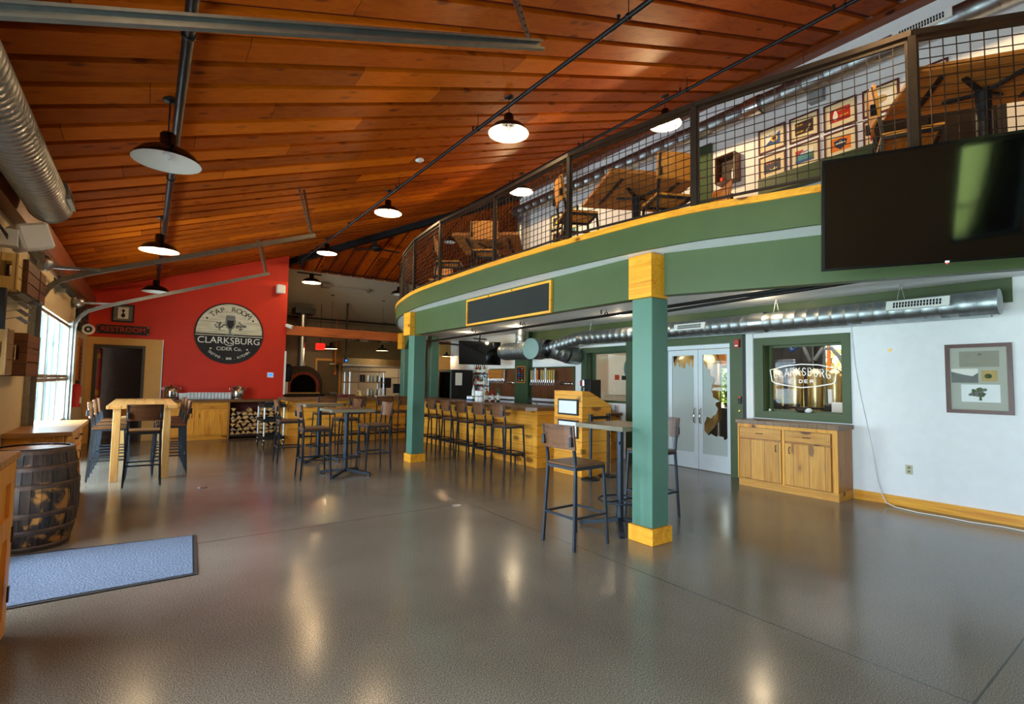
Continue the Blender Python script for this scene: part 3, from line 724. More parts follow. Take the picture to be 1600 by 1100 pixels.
# ---------------------------------------------------------------- tables
def make_hightop(label, loc, H=1.07, s=.34, rz=0):
    t = thing('high_top_table', label, 'table', loc, 'square high-top tables', rz)
    mb = MB(); mb.bbox(-s, s, -s, s, H - .045, H, .004)
    tp = mb.build('tabletop', 'hightop', t, True)
    e = MB()
    for a in (-1, 1): e.box(-s - .002, s + .002, a * s - .001, a * s + .003 * a, H - .046, H - .001); e.box(a * s, a * s + .003 * a, -s, s, H - .046, H - .001)
    e.build('edge_band', 'hightop_edge', tp, True)
    MB().cyl((0, 0, .05), (0, 0, H - .07), .038, n=20).build('column', 'stool_metal', t, True)
    MB().box(-.16, .16, -.03, .03, H - .07, H - .046).box(-.03, .03, -.16, .16, H - .07, H - .046).build('top_bracket', 'black_metal', t, True)
    for k in range(4):
        an = PI / 4 + k * PI / 2; c, n_ = math.cos(an), math.sin(an); m = MB()
        pts = [(.0, .09), (.06, .08), (.25, .05), (.40, .035), (.43, .012)]
        for (a, z), (b, z2) in zip(pts, pts[1:]): m.bar((a * c, a * n_, z), (b * c, b * n_, z2), .05, .04)
        m.build('foot', 'stool_metal', t, True)
    m = MB(); R = .23
    m.tube([(R * math.cos(2 * PI * k / 28), R * math.sin(2 * PI * k / 28), .29) for k in range(28)], .011, 8, True)
    m.bar((-R, 0, .285), (R, 0, .285), .016, .016); m.bar((0, -R, .285), (0, R, .285), .016, .016)
    m.build('foot_ring', 'stool_metal', t, True)
    for sy in (-1, 1): MB().tube([(-.035, sy * .02, H - .2), (-.06, sy * .04, H - .22), (-.07, sy * .05, H - .19)], .005, 6).build('purse_hook', 'black_metal', t, True)
    return t
make_hightop('square high-top table on black pedestal beside near green post', (4.225, 3.815, 0), 1.11)
make_hightop('nearer of the two small high-tops in mid room', (2.69, 8.33, 0))
make_hightop('farther of the two small high-tops in mid room', (2.71, 10.0, 0), 1.08)
t = thing('long_table', 'long pine high table by the windows with thick square legs', 'table', (-.02, 10.85, 0))
mb = MB()
for i in range(6):
    x0 = -.455 + i * .145; mb.bbox(x0, x0 + .1445, 9.4, 12.3, 1.06, 1.11, .003)
mb.build('tabletop', 'table_light', t)
MB().box(-.36, .32, 9.5, 9.53, .95, 1.06).box(-.36, .32, 12.17, 12.2, .95, 1.06).box(-.36, -.33, 9.53, 12.17, .95, 1.06).box(.29, .32, 9.53, 12.17, .95, 1.06).build('apron', 'leg_light', t)
for x in (-.375, .24):
    for y in (9.44, 12.13): MB().bbox(x, x + .095, y, y + .095, 0, 1.06, .004).build('leg', 'leg_light', t)

# ---------------------------------------------------------------- the bar (L-shaped) and its counter
t = thing('bar', 'knotty pine bar front with foot rail under the long counter', 'bar', (6.0, 7.2, 0))
MB().box(5.74, 5.80, 7.19, 12.63, 0, 1.03).build('front_panel', 'pine_y', t)
MB().box(5.74, 6.35, 7.15, 7.19, 0, 1.03).build('end_panel', 'pine_x', t)
MB().box(2.72, 5.74, 12.63, 12.69, 0, 1.03).build('front_panel', 'pine_x', t)
MB().box(2.68, 2.72, 12.63, 13.3, 0, 1.03).build('end_panel', 'pine_y', t)
mb = MB(); mb.tube([(5.55, 7.52, .2), (5.55, 12.4, .2), (2.9, 12.42, .2)], .02, 10); fr = mb.build('foot_rail', 'black_metal', t)
for y in (7.55, 9.2, 10.9): MB().cyl((5.55, y, 0), (5.55, y, .2), .017, n=10).cyl((5.55, y, .2), (5.74, y, .2), .017, n=10).lathe([(.05, 0), (.05, .012)], (5.728, y, .2), 12, True, (1, 0, 0), True).build('rail_bracket', 'black_metal', fr)
for x in (3.0, 4.5): MB().cyl((x, 12.42, 0), (x, 12.42, .2), .017, n=10).cyl((x, 12.42, .2), (x, 12.63, .2), .017, n=10).lathe([(.05, 0), (.05, .012)], (x, 12.615, .2), 12, True, (0, 1, 0), True).build('rail_bracket', 'black_metal', fr)
poly = [(5.66, 7.06), (6.42, 7.06), (6.42, 13.3), (2.6, 13.3), (2.6, 12.45), (5.52, 12.45), (5.52, 7.22)]
tag(MB().prism(poly, .062, Matrix.Translation((0, 0, 1.03))).build('bar_counter', 'bar_top'), 'long brown wooden bar counter with clipped corner by the host stand', 'counter')
# service side: inner shelf with sinks
t = thing('speed_rail_sink', 'stainless under-bar sink line behind the counter', 'sink', (6.75, 9.5, 0))
MB().box(6.5, 7.0, 7.6, 12.0, .78, .84).box(6.5, 6.54, 7.6, 12.0, .84, .97).build('basin', 'steel', t)
for x, y in ((6.53, 7.65), (6.97, 7.65), (6.53, 11.95), (6.97, 11.95)): MB().cyl((x, y, 0), (x, y, .78), .018, n=8).build('leg', 'steel', t)
for y in (8.4, 9.9): MB().tube([(6.6, y, .84), (6.6, y, 1.08), (6.66, y, 1.12), (6.73, y, 1.10), (6.75, y, 1.04)], .012, 8).build('faucet', 'chrome', t)
t = thing('back_counter', 'pine back counter with brown top along the tap wall', 'counter', (7.8, 10, 0))
MB().box(7.5, 8.07, 7.22, 12.6, .88, .93).build('worktop', 'bar_top_y', t)
MB().box(7.55, 8.05, 7.27, 7.30, 0, .88).build('end_panel', 'pine_x', t)
MB().box(7.55, 7.58, 7.30, 12.55, 0, .88).build('front_panel', 'pine_y', t)
MB().box(7.52, 8.05, 7.24, 7.27, .55, .62).build('end_shelf', 'dark_brown', t)

# host stand with slanted top
t = thing('host_stand', 'knotty pine host stand with slanted top at end of bar', 'podium', (6.2, 6.5, 0))
prof = [(6.14, 0), (6.80, 0), (6.80, 1.41), (6.62, 1.41), (6.14, 1.41)]
body = MB()
side = [(5.84, 0), (6.52, 0), (6.52, 1.17), (6.0, 1.405), (5.84, 1.41)]
body.prism(side, .03, plane_mat((0, 6.13, 0), (1, 0, 0), (0, 0, 1))); body.prism(side, .03, plane_mat((0, 6.80, 0), (1, 0, 0), (0, 0, 1)))
body.build('side_panel', 'pine_x', t)
MB().box(5.84, 5.87, 6.13, 6.77, 0, 1.41).build('front_panel', 'pine_y', t)
mb = MB(); vs = [(5.87, 6.13, 1.38), (6.52, 6.13, 1.14), (6.52, 6.77, 1.14), (5.87, 6.77, 1.38)]; vs += [(a, b, c + .025) for a, b, c in vs]
mb.add(vs, [(0, 1, 2, 3), (7, 6, 5, 4), (0, 4, 5, 1), (1, 5, 6, 2), (2, 6, 7, 3), (3, 7, 4, 0)]).build('slanted_top', 'pine_x', t)
MB().box(5.87, 6.5, 6.13, 6.77, .6, .63).build('shelf', 'pine_x', t)
def sheet(z0, z1, label):
    s_ = thing('menu_holder', label, 'sign', (5.83, 6.42, z0), 'sheets on the host stand')
    MB().box(5.815, 5.838, 6.18, 6.68, z0, z1).build('frame', 'black', s_); MB().box(5.812, 5.8155, 6.21, 6.65, z0 + .03, z1 - .03).build('sheet', 'white_gloss', s_)
sheet(1.0, 1.27, 'white sheet in black frame, upper one on the host stand front')
sheet(.62, .92, 'white sheet in black frame, lower one on the host stand front')
def stanchion(x, y, label):
    s_ = thing('stanchion', label, 'post', (x, y, 0), 'black crowd stanchions')
    MB().lathe([(0, 0), (.15, 0), (.15, .015), (.10, .03), (.025, .035), (0, .035)], (0, 0, 0), 24).build('base', 'black', s_, True)
    MB().cyl((0, 0, .03), (0, 0, .98), .025, n=14).build('pole', 'stool_metal', s_, True)
    MB().cyl((0, 0, .92), (0, 0, 1.04), .036, n=14).build('head', 'black', s_, True)
stanchion(5.86, 5.92, 'nearer black stanchion with round base beside the host stand'); stanchion(6.3, 5.95, 'farther black stanchion right of the host stand')
tag(MB().box(5.89, 6.27, 5.925, 5.935, .955, 1.005).build('stanchion_belt', 'black'), 'black belt stretched between the two stanchions', 'belt')

# ---------------------------------------------------------------- cabinets
def knob_pull(mb, p, d, L=.09, out=(-1, 0, 0)):
    o = Vector(out); p = Vector(p); d = Vector(d).normalized()
    pts = [p - d * L / 2, p - d * L / 2 + o * .022, p - d * L * .2 + o * .03, p + d * L * .2 + o * .03, p + d * L / 2 + o * .022, p + d * L / 2]
    mb.tube(pts, .0055, 6)
t = thing('sideboard', 'rough-sawn pine sideboard under the brewery window', 'cabinet', (7.85, 3.72, 0))
X0 = 7.6
MB().box(X0 + .02, XE - .03, 3.0, 4.42, .11, .955).build('body', 'pine_side', t)
MB().bbox(X0 - .03, XE - .035, 2.97, 4.44, .955, 1.015, .004).build('countertop', 'hightop', t)
MB().box(X0 - .005, XE - .05, 2.99, 4.40, 0, .11).build('plinth', 'pine_saw_y', t)
MB().box(X0, X0 + .02, 3.0, 3.06, .11, .955).box(X0, X0 + .02, 4.40, 4.42, .11, .955).box(X0, X0 + .02, 3.06, 4.40, .905, .955).box(X0, X0 + .02, 3.70, 3.735, .11, .905).build('face_frame', 'pine_z', t)
for a, b in ((3.08, 3.69), (3.745, 4.385)):
    d = MB().bbox(X0 - .012, X0 + .005, a, b, .74, .90, .003).build('drawer', 'pine_saw_y', t); k = MB(); knob_pull(k, (X0 - .012, (a + b) / 2, .82), (0, 1, 0)); k.build('handle', 'black_metal', d)
    d = MB().bbox(X0 - .012, X0 + .005, a, b, .12, .72, .003).build('door', 'pine_saw_z', t); k = MB(); knob_pull(k, (X0 - .012, b - .07 if a < 3.5 else a + .07, .62), (0, 0, 1)); k.build('handle', 'black_metal', d)
# cabinet and firewood bay along the red wall
def knotty_cabinet(x0, x1, label, n):
    t = thing('base_cabinet', label, 'cabinet', ((x0 + x1) / 2, 14.8, 0))
    MB().box(x0, x1, 14.53, YR - .06, .1, .93).build('body', 'pine_z', t); MB().box(x0, x1, 14.56, YR - .1, 0, .1).build('plinth', 'pine_x', t)
    w = (x1 - x0) / n
    for i in range(n):
        a, b = x0 + i * w + .03, x0 + (i + 1) * w - .03
        d = MB().bbox(a, b, 14.512, 14.53, .73, .90, .003).build('drawer', 'pine_x', t); k = MB(); knob_pull(k, ((a + b) / 2, 14.512, .81), (1, 0, 0), .1, (0, -1, 0)); k.build('handle', 'black_metal', d)
        d = MB().bbox(a, b, 14.512, 14.53, .13, .70, .003).build('door', 'pine_z', t); k = MB(); knob_pull(k, (b - .05 if i % 2 == 0 else a + .05, 14.512, .6), (0, 0, 1), .1, (0, -1, 0)); k.build('handle', 'black_metal', d)
knotty_cabinet(.32, 1.70, 'knotty pine base cabinet against the red wall', 2)
tag(MB().box(.31, 3.07, 14.47, YR - .055, .93, .99).build('sideboard_counter', 'bar_top'), 'dark brown counter along the red wall holding glasses and dispensers', 'counter')
t = thing('firewood_rack', 'dark recessed rack for split firewood below the brown counter', 'rack', (2.3, 14.8, 0))
MB().box(1.72, 2.98, 14.56, YR - .06, .05, .10).build('bottom_shelf', 'dark_brown', t)
MB().box(1.71, 1.74, 14.54, YR - .06, 0.001, .93).box(2.95, 2.98, 14.54, YR - .06, 0.001, .93).build('side_panel', 'pine_side', t)
MB().box(1.74, 2.95, YR - .09, YR - .06, .1, .93).build('back_panel', 'maroon', t)
GW = 'split firewood logs under the counter'
n = 0; z = .10
rows = 7
for r in range(rows):
    x = 1.75 + rnd.uniform(0, .03); h = .096
    while x < 2.86:
        w = rnd.uniform(.11, .17)
        if x + w > 2.94: w = 2.94 - x
        k = rnd.choice((0, 0, 1, 2)); zz = .10 + r * h
        if r == rows - 1 and rnd.random() < .3: x += w; continue
        e = .004
        if k == 0: p = [(e, e), (w - e, e + rnd.uniform(0, .02)), (w * rnd.uniform(.3, .7), h - e)]
        elif k == 1: p = [(e, h - e), (e + w * rnd.uniform(.2, .5), e), (w - e, h - e - rnd.uniform(0, .02))]
        else: p = [(e, h * .4), (w * .3, e), (w - e, h * .25), (w - e, h * .8), (w * .45, h - e)]
        m = MB(); y0 = 14.57 + rnd.uniform(0, .03)
        m.prism(p, .4, plane_mat((x, y0 + .4, zz), (1, 0, 0), (0, 0, 1)))
        o = m.build('firewood_log', 'firewood' if rnd.random() < .85 else 'firewood_grey'); tag(o, 'split firewood log stacked under the brown counter', 'log', GW)
        x += w; n += 1
# left side: near cabinet, far cabinet and barrel
t = thing('near_cabinet', 'orange pine cabinet cut off at the left edge of the frame', 'cabinet', (-.88, 3.7, 0))
MB().box(XW + .01, -.63, 3.1, 4.25, 0, 1.04).build('body', 'pine_z', t); MB().bbox(XW + .005, -.60, 3.08, 4.28, 1.04, 1.085, .004).build('countertop', 'plank_top', t)
dr = MB().box(-.63, -.612, 4.13, 4.25, .02, 1.03).box(-.63, -.612, 3.12, 4.13, .92, 1.03).box(-.63, -.612, 3.12, 4.13, .6, .72).box(-.63, -.612, 3.12, 4.13, .02, .12).box(-.63, -.612, 3.12, 3.2, .12, .92).build('door', 'pine_z', t)
for z in (.2, .55): MB().box(-.612, -.604, 4.225, 4.256, z, z + .09).build('hinge', 'black_metal', dr)
t = thing('window_cabinet', 'pine cabinet with plank top below the garage-door window', 'cabinet', (-.9, 8.0, 0))
MB().box(XW + .005, -.68, 7.15, 8.86, .02, .905).build('body', 'pine_z', t)
MB().bbox(XW + .0, -.61, 7.08, 7.72, .905, .95, .003).bbox(XW, -.61, 7.725, 8.93, .905, .95, .003).build('countertop', 'plank_top', t)
for a, b in ((7.2, 7.72), (7.76, 8.28), (8.32, 8.84)):
    d = MB().bbox(-.68, -.662, a, b, .70, .88, .003).build('drawer', 'pine_y', t); k = MB(); knob_pull(k, (-.662, (a + b) / 2, .79), (0, 1, 0), .1, (1, 0, 0)); k.build('handle', 'black_metal', d)
    d = MB().bbox(-.68, -.662, a, b, .06, .67, .003).build('door', 'pine_z', t)
    k = MB(); knob_pull(k, (-.662, a + .06, .55), (0, 0, 1), .12, (1, 0, 0))
    k.build('handle', 'black_metal', d)
    for z in (.14, .54): MB().box(-.665, -.656, b - .03, b + .01, z, z + .07).build('hinge', 'black_metal', d)
def barrel(x, y, label):
    t = thing('barrel', label, 'barrel', (x, y, 0)); H = .89; R0, R1 = .275, .335; N = 30
    def rad(z): u = 2 * z / H - 1; return R1 - (R1 - R0) * u * u
    mb = MB(); prof = [(rad(H * i / 14), H * i / 14) for i in range(15)]
    for k in range(N):
        a0, a1 = 2 * PI * (k + .03) / N, 2 * PI * (k + .97) / N; vs = []; dr_ = .002 * (k % 3)
        for r, z in prof: vs += [((r - dr_) * math.cos(a), (r - dr_) * math.sin(a), z) for a in (a0, a1)]
        m = len(vs); vs += [((r - .03) * math.cos(a), (r - .03) * math.sin(a), z) for r, z in prof for a in (a0, a1)]
        fs = [(2 * i, 2 * i + 1, 2 * i + 3, 2 * i + 2) for i in range(14)] + [(2 * i, 2 * i + 2, m + 2 * i + 2, m + 2 * i) for i in range(14)] + [(2 * i + 1, m + 2 * i + 1, m + 2 * i + 3, 2 * i + 3) for i in range(14)]
        fs += [(28, 29, m + 29, m + 28), (0, m, m + 1, 1)]
        mb.add(vs, fs, False)
    mb.build('staves', 'barrel', t, True)
    MB().cyl((0, 0, H - .035), (0, 0, H - .012), R0 - .025, n=30).build('head', 'plank_top', t, True)
    for z0, z1 in ((0.0, .05), (.15, .195), (.30, .345), (.545, .59), (.70, .745), (.84, H)):
        MB().lathe([(rad(z0) + .004, z0 + .001), (rad((z0 + z1) / 2) + .005, (z0 + z1) / 2), (rad(z1) + .004, z1 + .001), (rad(z1) - .004, z1 + .001), (rad(z0) - .004, z0 + .001), (rad(z0) + .004, z0 + .001)], (0, 0, 0), 40).build('hoop', 'rust_hoop', t, True)
    return t
plain('rust_hoop', (92, 78, 70), .45, .7, noise=.3, nscale=12)
barrel(-.80, 6.36, 'weathered oak whiskey barrel with rusty hoops beside the window cabinet')
mb = MB(); q = [(.395, 4.72), (.46, 5.89), (-.91, 6.05), (-.74, 4.70)]
mb = MB().prism([(-.74, 4.70), (.395, 4.72), (.46, 5.89), (-.42, 5.99), (-.48, 6.03), (-.9, 6.0)], .008); t = thing('entrance_mat', 'blue-grey entrance mat with dark border on the floor', 'mat', (0, 5.3, 0))
mb.build('border', 'mat_border', t)
MB().prism([(-.72, 4.735), (.365, 4.752), (.43, 5.86), (-.88, 5.98)], .006, Matrix.Translation((0, 0, .007))).build('pile', 'carpet', t)

# ---------------------------------------------------------------- utility cart
t = thing('utility_cart', 'black three-shelf utility cart with white posts by the woodpile', 'cart', (2.5, 12.9, 0))
x0, x1, y0, y1 = 2.17, 2.62, 12.5, 13.3
x0 -= 0.0
for z in (.16, .55, .88):
    s_ = MB().box(x0, x1, y0, y1, z, z + .02); 
    for a in (x0, x1 - .015): s_.box(a, a + .015, y0, y1, z + .02, z + .075)
    for a in (y0, y1 - .015): s_.box(x0 + .015, x1 - .015, a, a + .015, z + .02, z + .075)
    s_.build('tray', 'black', t)
for x in (x0 + .02, x1 - .02):
    for y in (y0 + .02, y1 - .02):
        m = MB().cyl((x, y, .13), (x, y, .955), .019, n=10); p = m.build('post', 'silver_pole', t)
        c = MB().cyl((x - .012, y, .06), (x + .012, y, .06), .058, n=16).box(x - .02, x + .02, y - .03, y + .03, .1, .13); c.build('caster', 'rubber', t)
        MB().cyl((x - .016, y, .06), (x + .016, y, .06), .03, n=12).build('wheel_hub', 'white', t)
mb = MB(); mb.tube([(x0 + .02, y0 + .02, .95), (x0 + .02, y0 - .05, 1.0), (x1 - .02, y0 - .05, 1.0), (x1 - .02, y0 + .02, .95)], .014, 8); mb.build('push_handle', 'black', t)
# ---------------------------------------------------------------- loft railing with wire mesh
RP = [(7.4, -1.85), (6.1, -.9), (5.1, .25), (4.40, 1.19), (3.98, 2.70), (3.77, 4.17), (3.80, 5.72), (3.75, 7.22), (3.88, 8.47), (4.16, 9.6), (4.98, 11.65), (5.75, 12.95)]
RT = 4.12
t = thing('loft_railing', 'dark metal loft railing with square wire mesh panels', 'railing', (4, 5, 3.16))
for i, (x, y) in enumerate(RP):
    a = Vector(RP[max(i - 1, 0)]); b = Vector(RP[min(i + 1, len(RP) - 1)]); d = (b - a).normalized()
    MB().box(-.024, .024, -.024, .024, 3.155, RT - .022, RZ(math.atan2(d.y, d.x), (x, y, 0))).build('post', 'rail_metal', t)
for i, ((ax, ay), (bx, by)) in enumerate(zip(RP, RP[1:])):
    MB().bar((ax, ay, RT), (bx, by, RT), .055, .042).build('top_rail', 'rail_metal', t)
    a = Vector((ax, ay, 0)); b = Vector((bx, by, 0)); L = (b - a).length; d = (b - a) / L; m = MB(); wr = .0028
    z0, z1 = 3.20, RT - .05
    n = max(2, round((L - .1) / .076)); step = (L - .06) / n
    for k in range(n + 1):
        p = a + d * (.03 + step * k); m.bar((p.x, p.y, z0), (p.x, p.y, z1), 2 * wr if 0 < k < n else .02, 2 * wr if 0 < k < n else .02, (d.x, d.y, 0))
    k = 0; nz = 12
    for k in range(nz + 1):
        z = z0 + (z1 - z0) * k / nz; p, q = a + d * .03, b - d * .03; w = wr * 2 if 0 < k < nz else .02
        m.bar((p.x, p.y, z), (q.x, q.y, z), w, w)
    m.build('mesh_panel', 'rail_metal', t)
# ---------------------------------------------------------------- loft tables and chairs
LZ = 3.14
def loft_table(cx, cy, rz, lx, ly, label):
    t = thing('loft_table', label, 'table', (cx, cy, LZ), 'loft tables', rz)
    MB().bbox(-lx / 2, lx / 2, -ly / 2, ly / 2, .74, .785, .004).build('tabletop', 'loft_table', t, True)
    for sx in (-1, 1): MB().box(sx * lx * .32 - .02, sx * lx * .32 + .02, -ly * .36, ly * .36, .728, .74).build('stiffener', 'black_metal', t, True)
    MB().cyl((0, 0, .03), (0, 0, .71), .05, n=18).build('column', 'black_metal', t, True)
    m = MB()
    for k in range(4):
        an = PI / 4 + k * PI / 2; m.bar((.04 * math.cos(an), .04 * math.sin(an), .69), (.26 * math.cos(an), .26 * math.sin(an), .735), .035, .02)
    m.build('top_spider', 'black_metal', t, True)
    m = MB()
    for k in range(4):
        an = PI / 4 + k * PI / 2; m.bar((0, 0, .04), (.36 * math.cos(an), .36 * math.sin(an), .02), .06, .04)
    m.build('foot', 'black_metal', t, True)
loft_table(5.12, .95, math.radians(-57), 1.08, .74, 'honey wood loft table nearest the television, seen from below')
loft_table(4.79, 4.07, math.radians(-28), 1.06, 1.17, 'square honey wood loft table in the middle of the railing')
loft_table(4.70, 7.2, math.radians(-41), 1.08, 1.3, 'far honey wood loft table seen through the end of the mesh')
loft_table(5.9, 10.6, math.radians(-50), .9, 1.0, 'farthest loft table at the bend of the railing')
GC = 'loft dining chairs'
chair = make_stool('loft_chair', 'honey wood loft chair with its back to the railing at the middle table', .45, .88, 'seat_honey', 'seat_honey', 'black_metal', GC, .2, .27)
chair.location = (4.63, 3.50, LZ); chair.rotation_euler = (0, 0, math.radians(62))
def lch(x, y, deg, lb): dup(chair, (x, y, LZ), math.radians(deg), lb, GC)
lch(4.22, 4.52, -28, 'honey wood loft chair at the left side of the middle table')
lch(5.52, 3.62, 152, 'honey wood loft chair at the right side of the middle table')
lch(5.02, 1.40, -66, 'tilted-looking honey wood loft chair left of the table above the television')
lch(5.52, .22, 120, 'honey wood loft chair at the right edge of the picture above the television')
lch(4.30, 6.72, 49, 'honey wood loft chair showing its back at the far table')
lch(4.22, 7.75, -41, 'honey wood loft chair at the left side of the far table')
lch(5.42, 6.55, 139, 'honey wood loft chair on the far right of the far table')
lch(5.35, 9.95, 40, 'farthest honey wood loft chair by the bend of the railing')
# bench back and dark box under the posters
t = thing('bench', 'dark green bench back below the framed labels in the loft', 'bench', (7.95, 3.2, LZ))
MB().box(7.9, 8.05, 2.0, 4.2, 4.62, 4.88).build('backrest', 'green_dark', t); MB().box(7.5, 8.05, 2.0, 4.2, 3.14 + .42, 3.14 + .48).build('seat', 'green_dark', t)
for y in (2.05, 4.15):
    MB().box(7.52, 7.57, y - .025, y + .025, 3.14, 3.56).build('leg', 'black', t); MB().box(7.98, 8.03, y - .025, y + .025, 3.14, 4.62).build('leg', 'black', t)
t = thing('loft_cabinet', 'dark brown cabinet against the loft wall behind the nearest table', 'cabinet', (7.8, 1.9, LZ))
MB().box(7.6, 8.09, 1.3, 2.5, LZ + .06, 5.02).build('body', 'void_brown', t); MB().box(7.62, 8.08, 1.32, 2.48, LZ, LZ + .06).build('plinth', 'black', t)
for a, b in ((1.32, 1.89), (1.91, 2.48)): MB().box(7.585, 7.6, a, b, LZ + .1, 4.98).build('door', 'void_brown', t)
tag(MB().box(8.02, 8.07, 5.12, 5.45, 3.16, 5.89).build('wall_panel', 'green_dark'), 'tall dark green panel on the loft wall beside the wooden box', 'panel')
# framed labels on the loft wall
XP = 8.1
def poster(yc, zc, w, h, label, draw, fr='maroon', group='framed labels on the loft wall', name='framed_picture'):
    t = thing(name, label, 'picture', (XP, yc, zc), group); b = .022
    m = MB(); m.box(XP - .03, XP, yc - w / 2, yc - w / 2 + b, zc - h / 2, zc + h / 2).box(XP - .03, XP, yc + w / 2 - b, yc + w / 2, zc - h / 2, zc + h / 2)
    m.box(XP - .03, XP, yc - w / 2 + b, yc + w / 2 - b, zc - h / 2, zc - h / 2 + b).box(XP - .03, XP, yc - w / 2 + b, yc + w / 2 - b, zc + h / 2 - b, zc + h / 2)
    m.build('frame', fr, t)
    MB().box(XP - .014, XP - .008, yc - w / 2 + b, yc + w / 2 - b, zc - h / 2 + b, zc + h / 2 - b).build('mat_board', 'mat_board', t)
    draw(t, EAST((XP - .0145, yc, zc)))
    return t
PX = .135; PZ = .10
def art(layers):
    def f(t, mt):
        m = MB(); mats = []
        for i, (k, poly) in enumerate(layers):
            if k not in mats: mats.append(k)
            m.use(mats.index(k)); m.prism(poly, .001 + .0006 * i, mt)
        m.build('print', mats, t)
    return f
R = lambda x0, x1, z0, z1: [(x0, z0), (x1, z0), (x1, z1), (x0, z1)]
def ell(cx, cz, a, b, n=16): return [(cx + a * math.cos(2 * PI * k / n), cz + b * math.sin(2 * PI * k / n)) for k in range(n)]
BG = lambda k: (k, R(-PX, PX, -PZ, PZ))
def squig(x0, x1, z, h, n, k):
    w = (x1 - x0) / n
    return [(k, R(x0 + i * w, x0 + i * w + w * .6, z + (i % 3) * h * .2, z + h + (i % 2) * h * .3)) for i in range(n)]
W_, H_ = .435, .40
poster(4.06, 5.565, W_, H_, 'framed print, blue and white with gold round, upper left of the block', art([BG('paper'), ('blue', [(-PX, -PZ), (PX, -PZ), (PX, PZ), (.10, .08)]), ('yellow', ell(.04, 0, .055, .055)), ('dark_brown', ell(.04, 0, .035, .03))] + squig(-.12, .05, .06, .015, 6, 'blue')))
poster(3.56, 5.56, W_, H_, 'framed print, dark with purple and gold, upper middle of the block', art([BG('dark_brown'), ('purple_dark', ell(.05, .03, .06, .05)), ('tan', [(.02, -.08), (.05, -.08), (.10, .02), (.08, .03)])] + squig(-.12, -.01, .04, .018, 5, 'yellow') + squig(-.12, .0, -.07, .022, 5, 'yellow')))
poster(3.06, 5.55, W_, H_, 'framed red print with white pear shape, upper right of the block', art([BG('red'), ('paper', ell(-.06, -.01, .035, .06)), ('paper', ell(-.06, .03, .025, .045)), ('leaf', ell(-.05, -.085, .01, .008))] + squig(-.02, .11, .05, .018, 6, 'yellow') + squig(.0, .12, -.04, .02, 6, 'yellow')))
poster(4.06, 5.11, W_, H_, 'framed navy print with orange strip, lower left of the block', art([BG('navy'), ('mat_board', ell(.02, -.04, .06, .02)), ('dark_brown', ell(.0, -.03, .03, .02))] + squig(-.12, .12, .045, .022, 8, 'orange')))
poster(3.56, 5.11, W_, H_, 'framed red, blue and teal landscape print, lower middle of the block', art([BG('teal'), ('paper', R(-PX, PX, .03, PZ)), ('red', [(-PX, PZ), (-PX, .0), (-.03, .06), (-.01, PZ)]), ('leaf', [(.04, -.06), (PX, -.06), (PX, .04)]), ('blue', R(-PX, PX, -PZ, -.06))] + squig(-.08, .05, .045, .022, 6, 'blue')))
poster(3.06, 5.105, W_, H_, 'framed orange print with dark shield, lower right of the block', art([BG('orange'), ('navy', [(-.09, .05), (0, .075), (.09, .05), (.07, -.03), (0, -.085), (-.07, -.03)]), ('ink_grey', [(-.06, .0), (.0, .055), (.06, .0), (0, .015)]), ('paper', R(-.065, .065, .005, .018))]))
poster(2.55, 5.545, W_, H_, 'framed cream print partly behind the tilted loft chair, upper', art([BG('paper'), ('tan', ell(0, 0, .08, .06))]))
poster(2.55, 5.095, W_, H_, 'framed print with blue and red strip behind loft chair, lower', art([BG('navy'), ('red', R(-PX, -.06, -PZ, .04)), ('paper', R(-.05, .1, .05, .08))]))
poster(2.03, 5.56, W_, H_, 'framed print half hidden behind the loft table by the television', art([BG('paper'), ('tan', R(-.1, .1, -.05, .05))]))
for i, (y, z, a, b, c) in enumerate(((9.4, 5.54, 'navy', 'yellow', 'upper'), (9.4, 5.13, 'purple_dark', 'orange', 'lower'))):
    poster(y, z, W_, H_, 'black framed dark print, %s of the pair at the far end of the loft wall' % c, art([BG(a), (b, ell(.02, -.01, .07, .05)), ('leaf', R(-.12, -.03, -.08, 0))]), 'black')
for i, (y, z, c) in enumerate(((8.85, 5.54, 'upper'), (8.85, 5.13, 'lower'))):
    poster(y, z, W_, H_, 'black framed bright print, %s, behind the rail post' % c, art([BG('teal'), ('red', ell(0, 0, .08, .06)), ('yellow', R(-.1, .1, -.08, -.05))]), 'black')
for y, a, c in ((8.1, 'red', 'left'), (7.6, 'orange', 'middle'), (7.1, 'teal', 'right')):
    poster(y, 4.72, .42, .4, 'small framed colourful print low on loft wall, %s of three' % c, art([BG('paper'), (a, R(-.1, .1, -.07, .07)), ('navy', ell(0, 0, .04, .04))]), 'black')
# wooden shadow box with little tins
t = thing('wall_box', 'open wooden box on the loft wall with a small red tin inside', 'shelf', (8.0, 4.78, 5.05))
b = MB(); y0, y1, z0, z1 = 4.60, 4.97, 5.04, 5.52; x0 = 7.9
b.box(x0, XP, y0, y0 + .015, z0, z1).box(x0, XP, y1 - .015, y1, z0, z1).box(x0, XP, y0 + .015, y1 - .015, z0, z0 + .015).box(x0, XP, y0 + .015, y1 - .015, z1 - .015, z1)
b.build('case', 'crate_dark', t); MB().box(XP - .012, XP - .004, y0 + .015, y1 - .015, z0 + .015, z1 - .015).build('back_panel', 'dark_brown', t)
tag(MB().cyl((7.98, 4.88, 5.055), (7.98, 4.88, 5.15), .035, n=14).build('tin', 'red'), 'small red tin inside the wooden loft wall box', 'tin')
tag(MB().cyl((7.98, 4.68, 5.055), (7.98, 4.68, 5.18), .022, n=12).cyl((7.98, 4.68, 5.18), (7.98, 4.68, 5.25), .01, n=8).build('bottle', 'steel'), 'little silver bottle inside the wooden loft wall box', 'bottle')
